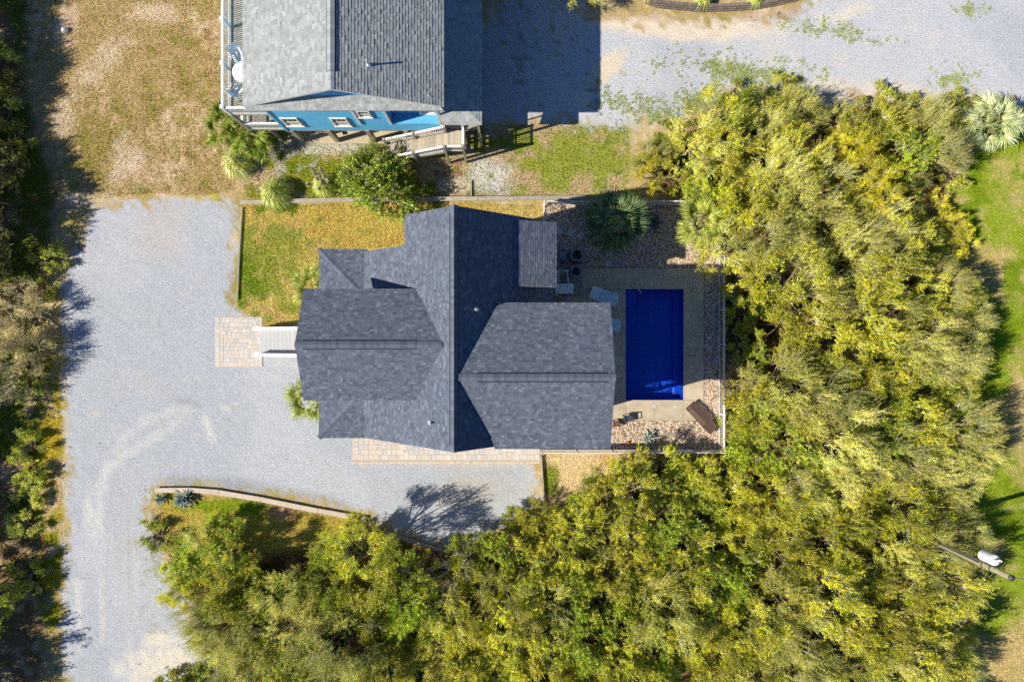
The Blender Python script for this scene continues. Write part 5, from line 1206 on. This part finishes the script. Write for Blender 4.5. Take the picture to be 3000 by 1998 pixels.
# ------------------------------------------------------------ grass and weeds as ground cover
def blades(name, n, poly, cf, seed, label, size=(.05, .12), thresh=None, boost=1.0, bright=(1.25, 2.3), bound=None, excl=()):
    rg = np.random.default_rng(seed); xs = [p[0] for p in poly]; ys = [p[1] for p in poly]
    px_ = rg.uniform(max(min(xs), -60), min(max(xs), 3060), n * 3); py_ = rg.uniform(max(min(ys), -60), min(max(ys), 2060), n * 3)
    ok = sdist(px_, py_, poly) > 2
    for q in excl: ok &= sdist(px_, py_, q) < 0
    x = (px_ - 1500) / 45.98; y = (999 - py_) / 45.98
    if thresh is not None: ok &= thresh(px_, py_, x, y, rg)
    x, y = x[ok][:n], y[ok][:n]; c = cf(x, y) * rg.uniform(*bright, (len(x), 1)) * boost
    pos = np.stack([x, y, np.full(len(x), .004)], 1); d = rg.normal(0, .6, pos.shape); d[:, 2] = np.abs(d[:, 2]) + .5; d = unit(d); L = rg.uniform(*size, len(x))
    s_ = unit(np.cross(d, rg.normal(0, 1, d.shape))) * (L * .16 + .006)[:, None]
    V = np.stack([pos - s_, pos + s_, pos + d * L[:, None]], 1).reshape(-1, 3)
    me = mesh(name, V, np.arange(len(V)).reshape(-1, 3), c); o = link(name, me, GRASSM); tag(o, label, 'grass', kind='stuff'); return o
FIELD = [(60, -60), (690, -60), (690, 560), (600, 575), (420, 570), (240, 590), (150, 500), (60, 300)]
blades('dry_grass', 70000, FIELD, gcol, 1, 'short dry tan grass on the field beside the blue house')
blades('lawn_grass', 38000, LAWN, gcol, 2, 'yellow and green lawn grass before the dark-roofed house', excl=[[(1190, 660), (1620, 640), (1620, 1000), (930, 1000), (930, 740), (1190, 720)]])
blades('lawn_grass', 40000, [(2800, 420), (3060, 380), (3060, 2060), (2700, 2060), (2720, 600)], gcol, 3, 'green lawn grass beside the thicket and utility pole')
blades('weeds', 30000, BED, gcol, 4, 'weeds and grass between blue house and timber wall', bright=(.8, 1.7))
blades('verge_grass', 16000, BLAWN + [(455, 1445)], gcol, 5, 'grass strip below the curved timber wall')
blades('verge_grass', 12000, [(60, 950), (185, 950), (185, 1998), (60, 1998)], gcol, 6, 'yellow-green verge grass beside the drive and left woods')
blades('sparse_grass', 5000, DIRT, gcol, 9, 'sparse grass on the sandy patch below the fence')
WG = np.array([S(118, 142, 44, .8), S(146, 160, 60, .8), S(166, 160, 70, .8)])
wcf = lambda x, y: WG[(np.abs(np.sin(x * 91.7 + y * 37.3)) * 2.99).astype(int)]
def rw(px_, py_, x, y, rg):
    g = np.maximum.reduce([blob(px_, py_, 2180, 215, 280, 60, 8), blob(px_, py_, 2060, 290, 140, 70, -35), blob(px_, py_, 2420, 90, 240, 40, 10) - .2, blob(px_, py_, 2790, 235, 90, 60) - .1, blob(px_, py_, 2840, 28, 60, 30) - .1, blob(px_, py_, 1880, 320, 220, 60, 15) - .1])
    return g * .8 + (fbm(x, y, .5, 43, 3) - .5) * 1.2 + (fbm(x, y, .2, 44, 2) - .5) * 1.2 > .27
blades('road_weeds', 26000, [(1700, 0), (2950, 0), (2950, 330), (1700, 390)], wcf, 7, 'small green weeds scattered over the gravel road', size=(.06, .14), thresh=rw, bright=(.8, 1.4))
def dw(px_, py_, x, y, rg):
    g = np.maximum.reduce([blob(px_, py_, 480, 1620, 110, 260) * .6, band(px_, py_, [(186, 1000), (190, 1500), (185, 1950)], 26) * .5 - .1, band(px_, py_, [(450, 1425), (700, 1440), (1075, 1505)], 20) * .45 - .1, blob(px_, py_, 690, 860, 30, 80) * .5])
    return g + (fbm(x, y, .5, 63, 3) - .5) * 1.2 > .25
blades('drive_weeds', 8000, [(160, 600), (1080, 850), (1080, 1510), (620, 1500), (600, 1990), (160, 1990)], lambda x, y: WG[(np.abs(np.sin(x * 91.7 + y * 37.3)) * 2.99).astype(int)] * np.array([1.25, .95, .9]), 8, 'straggling weeds along the edges of the gravel drive', size=(.05, .10), thresh=dw, bright=(.6, 1.2))
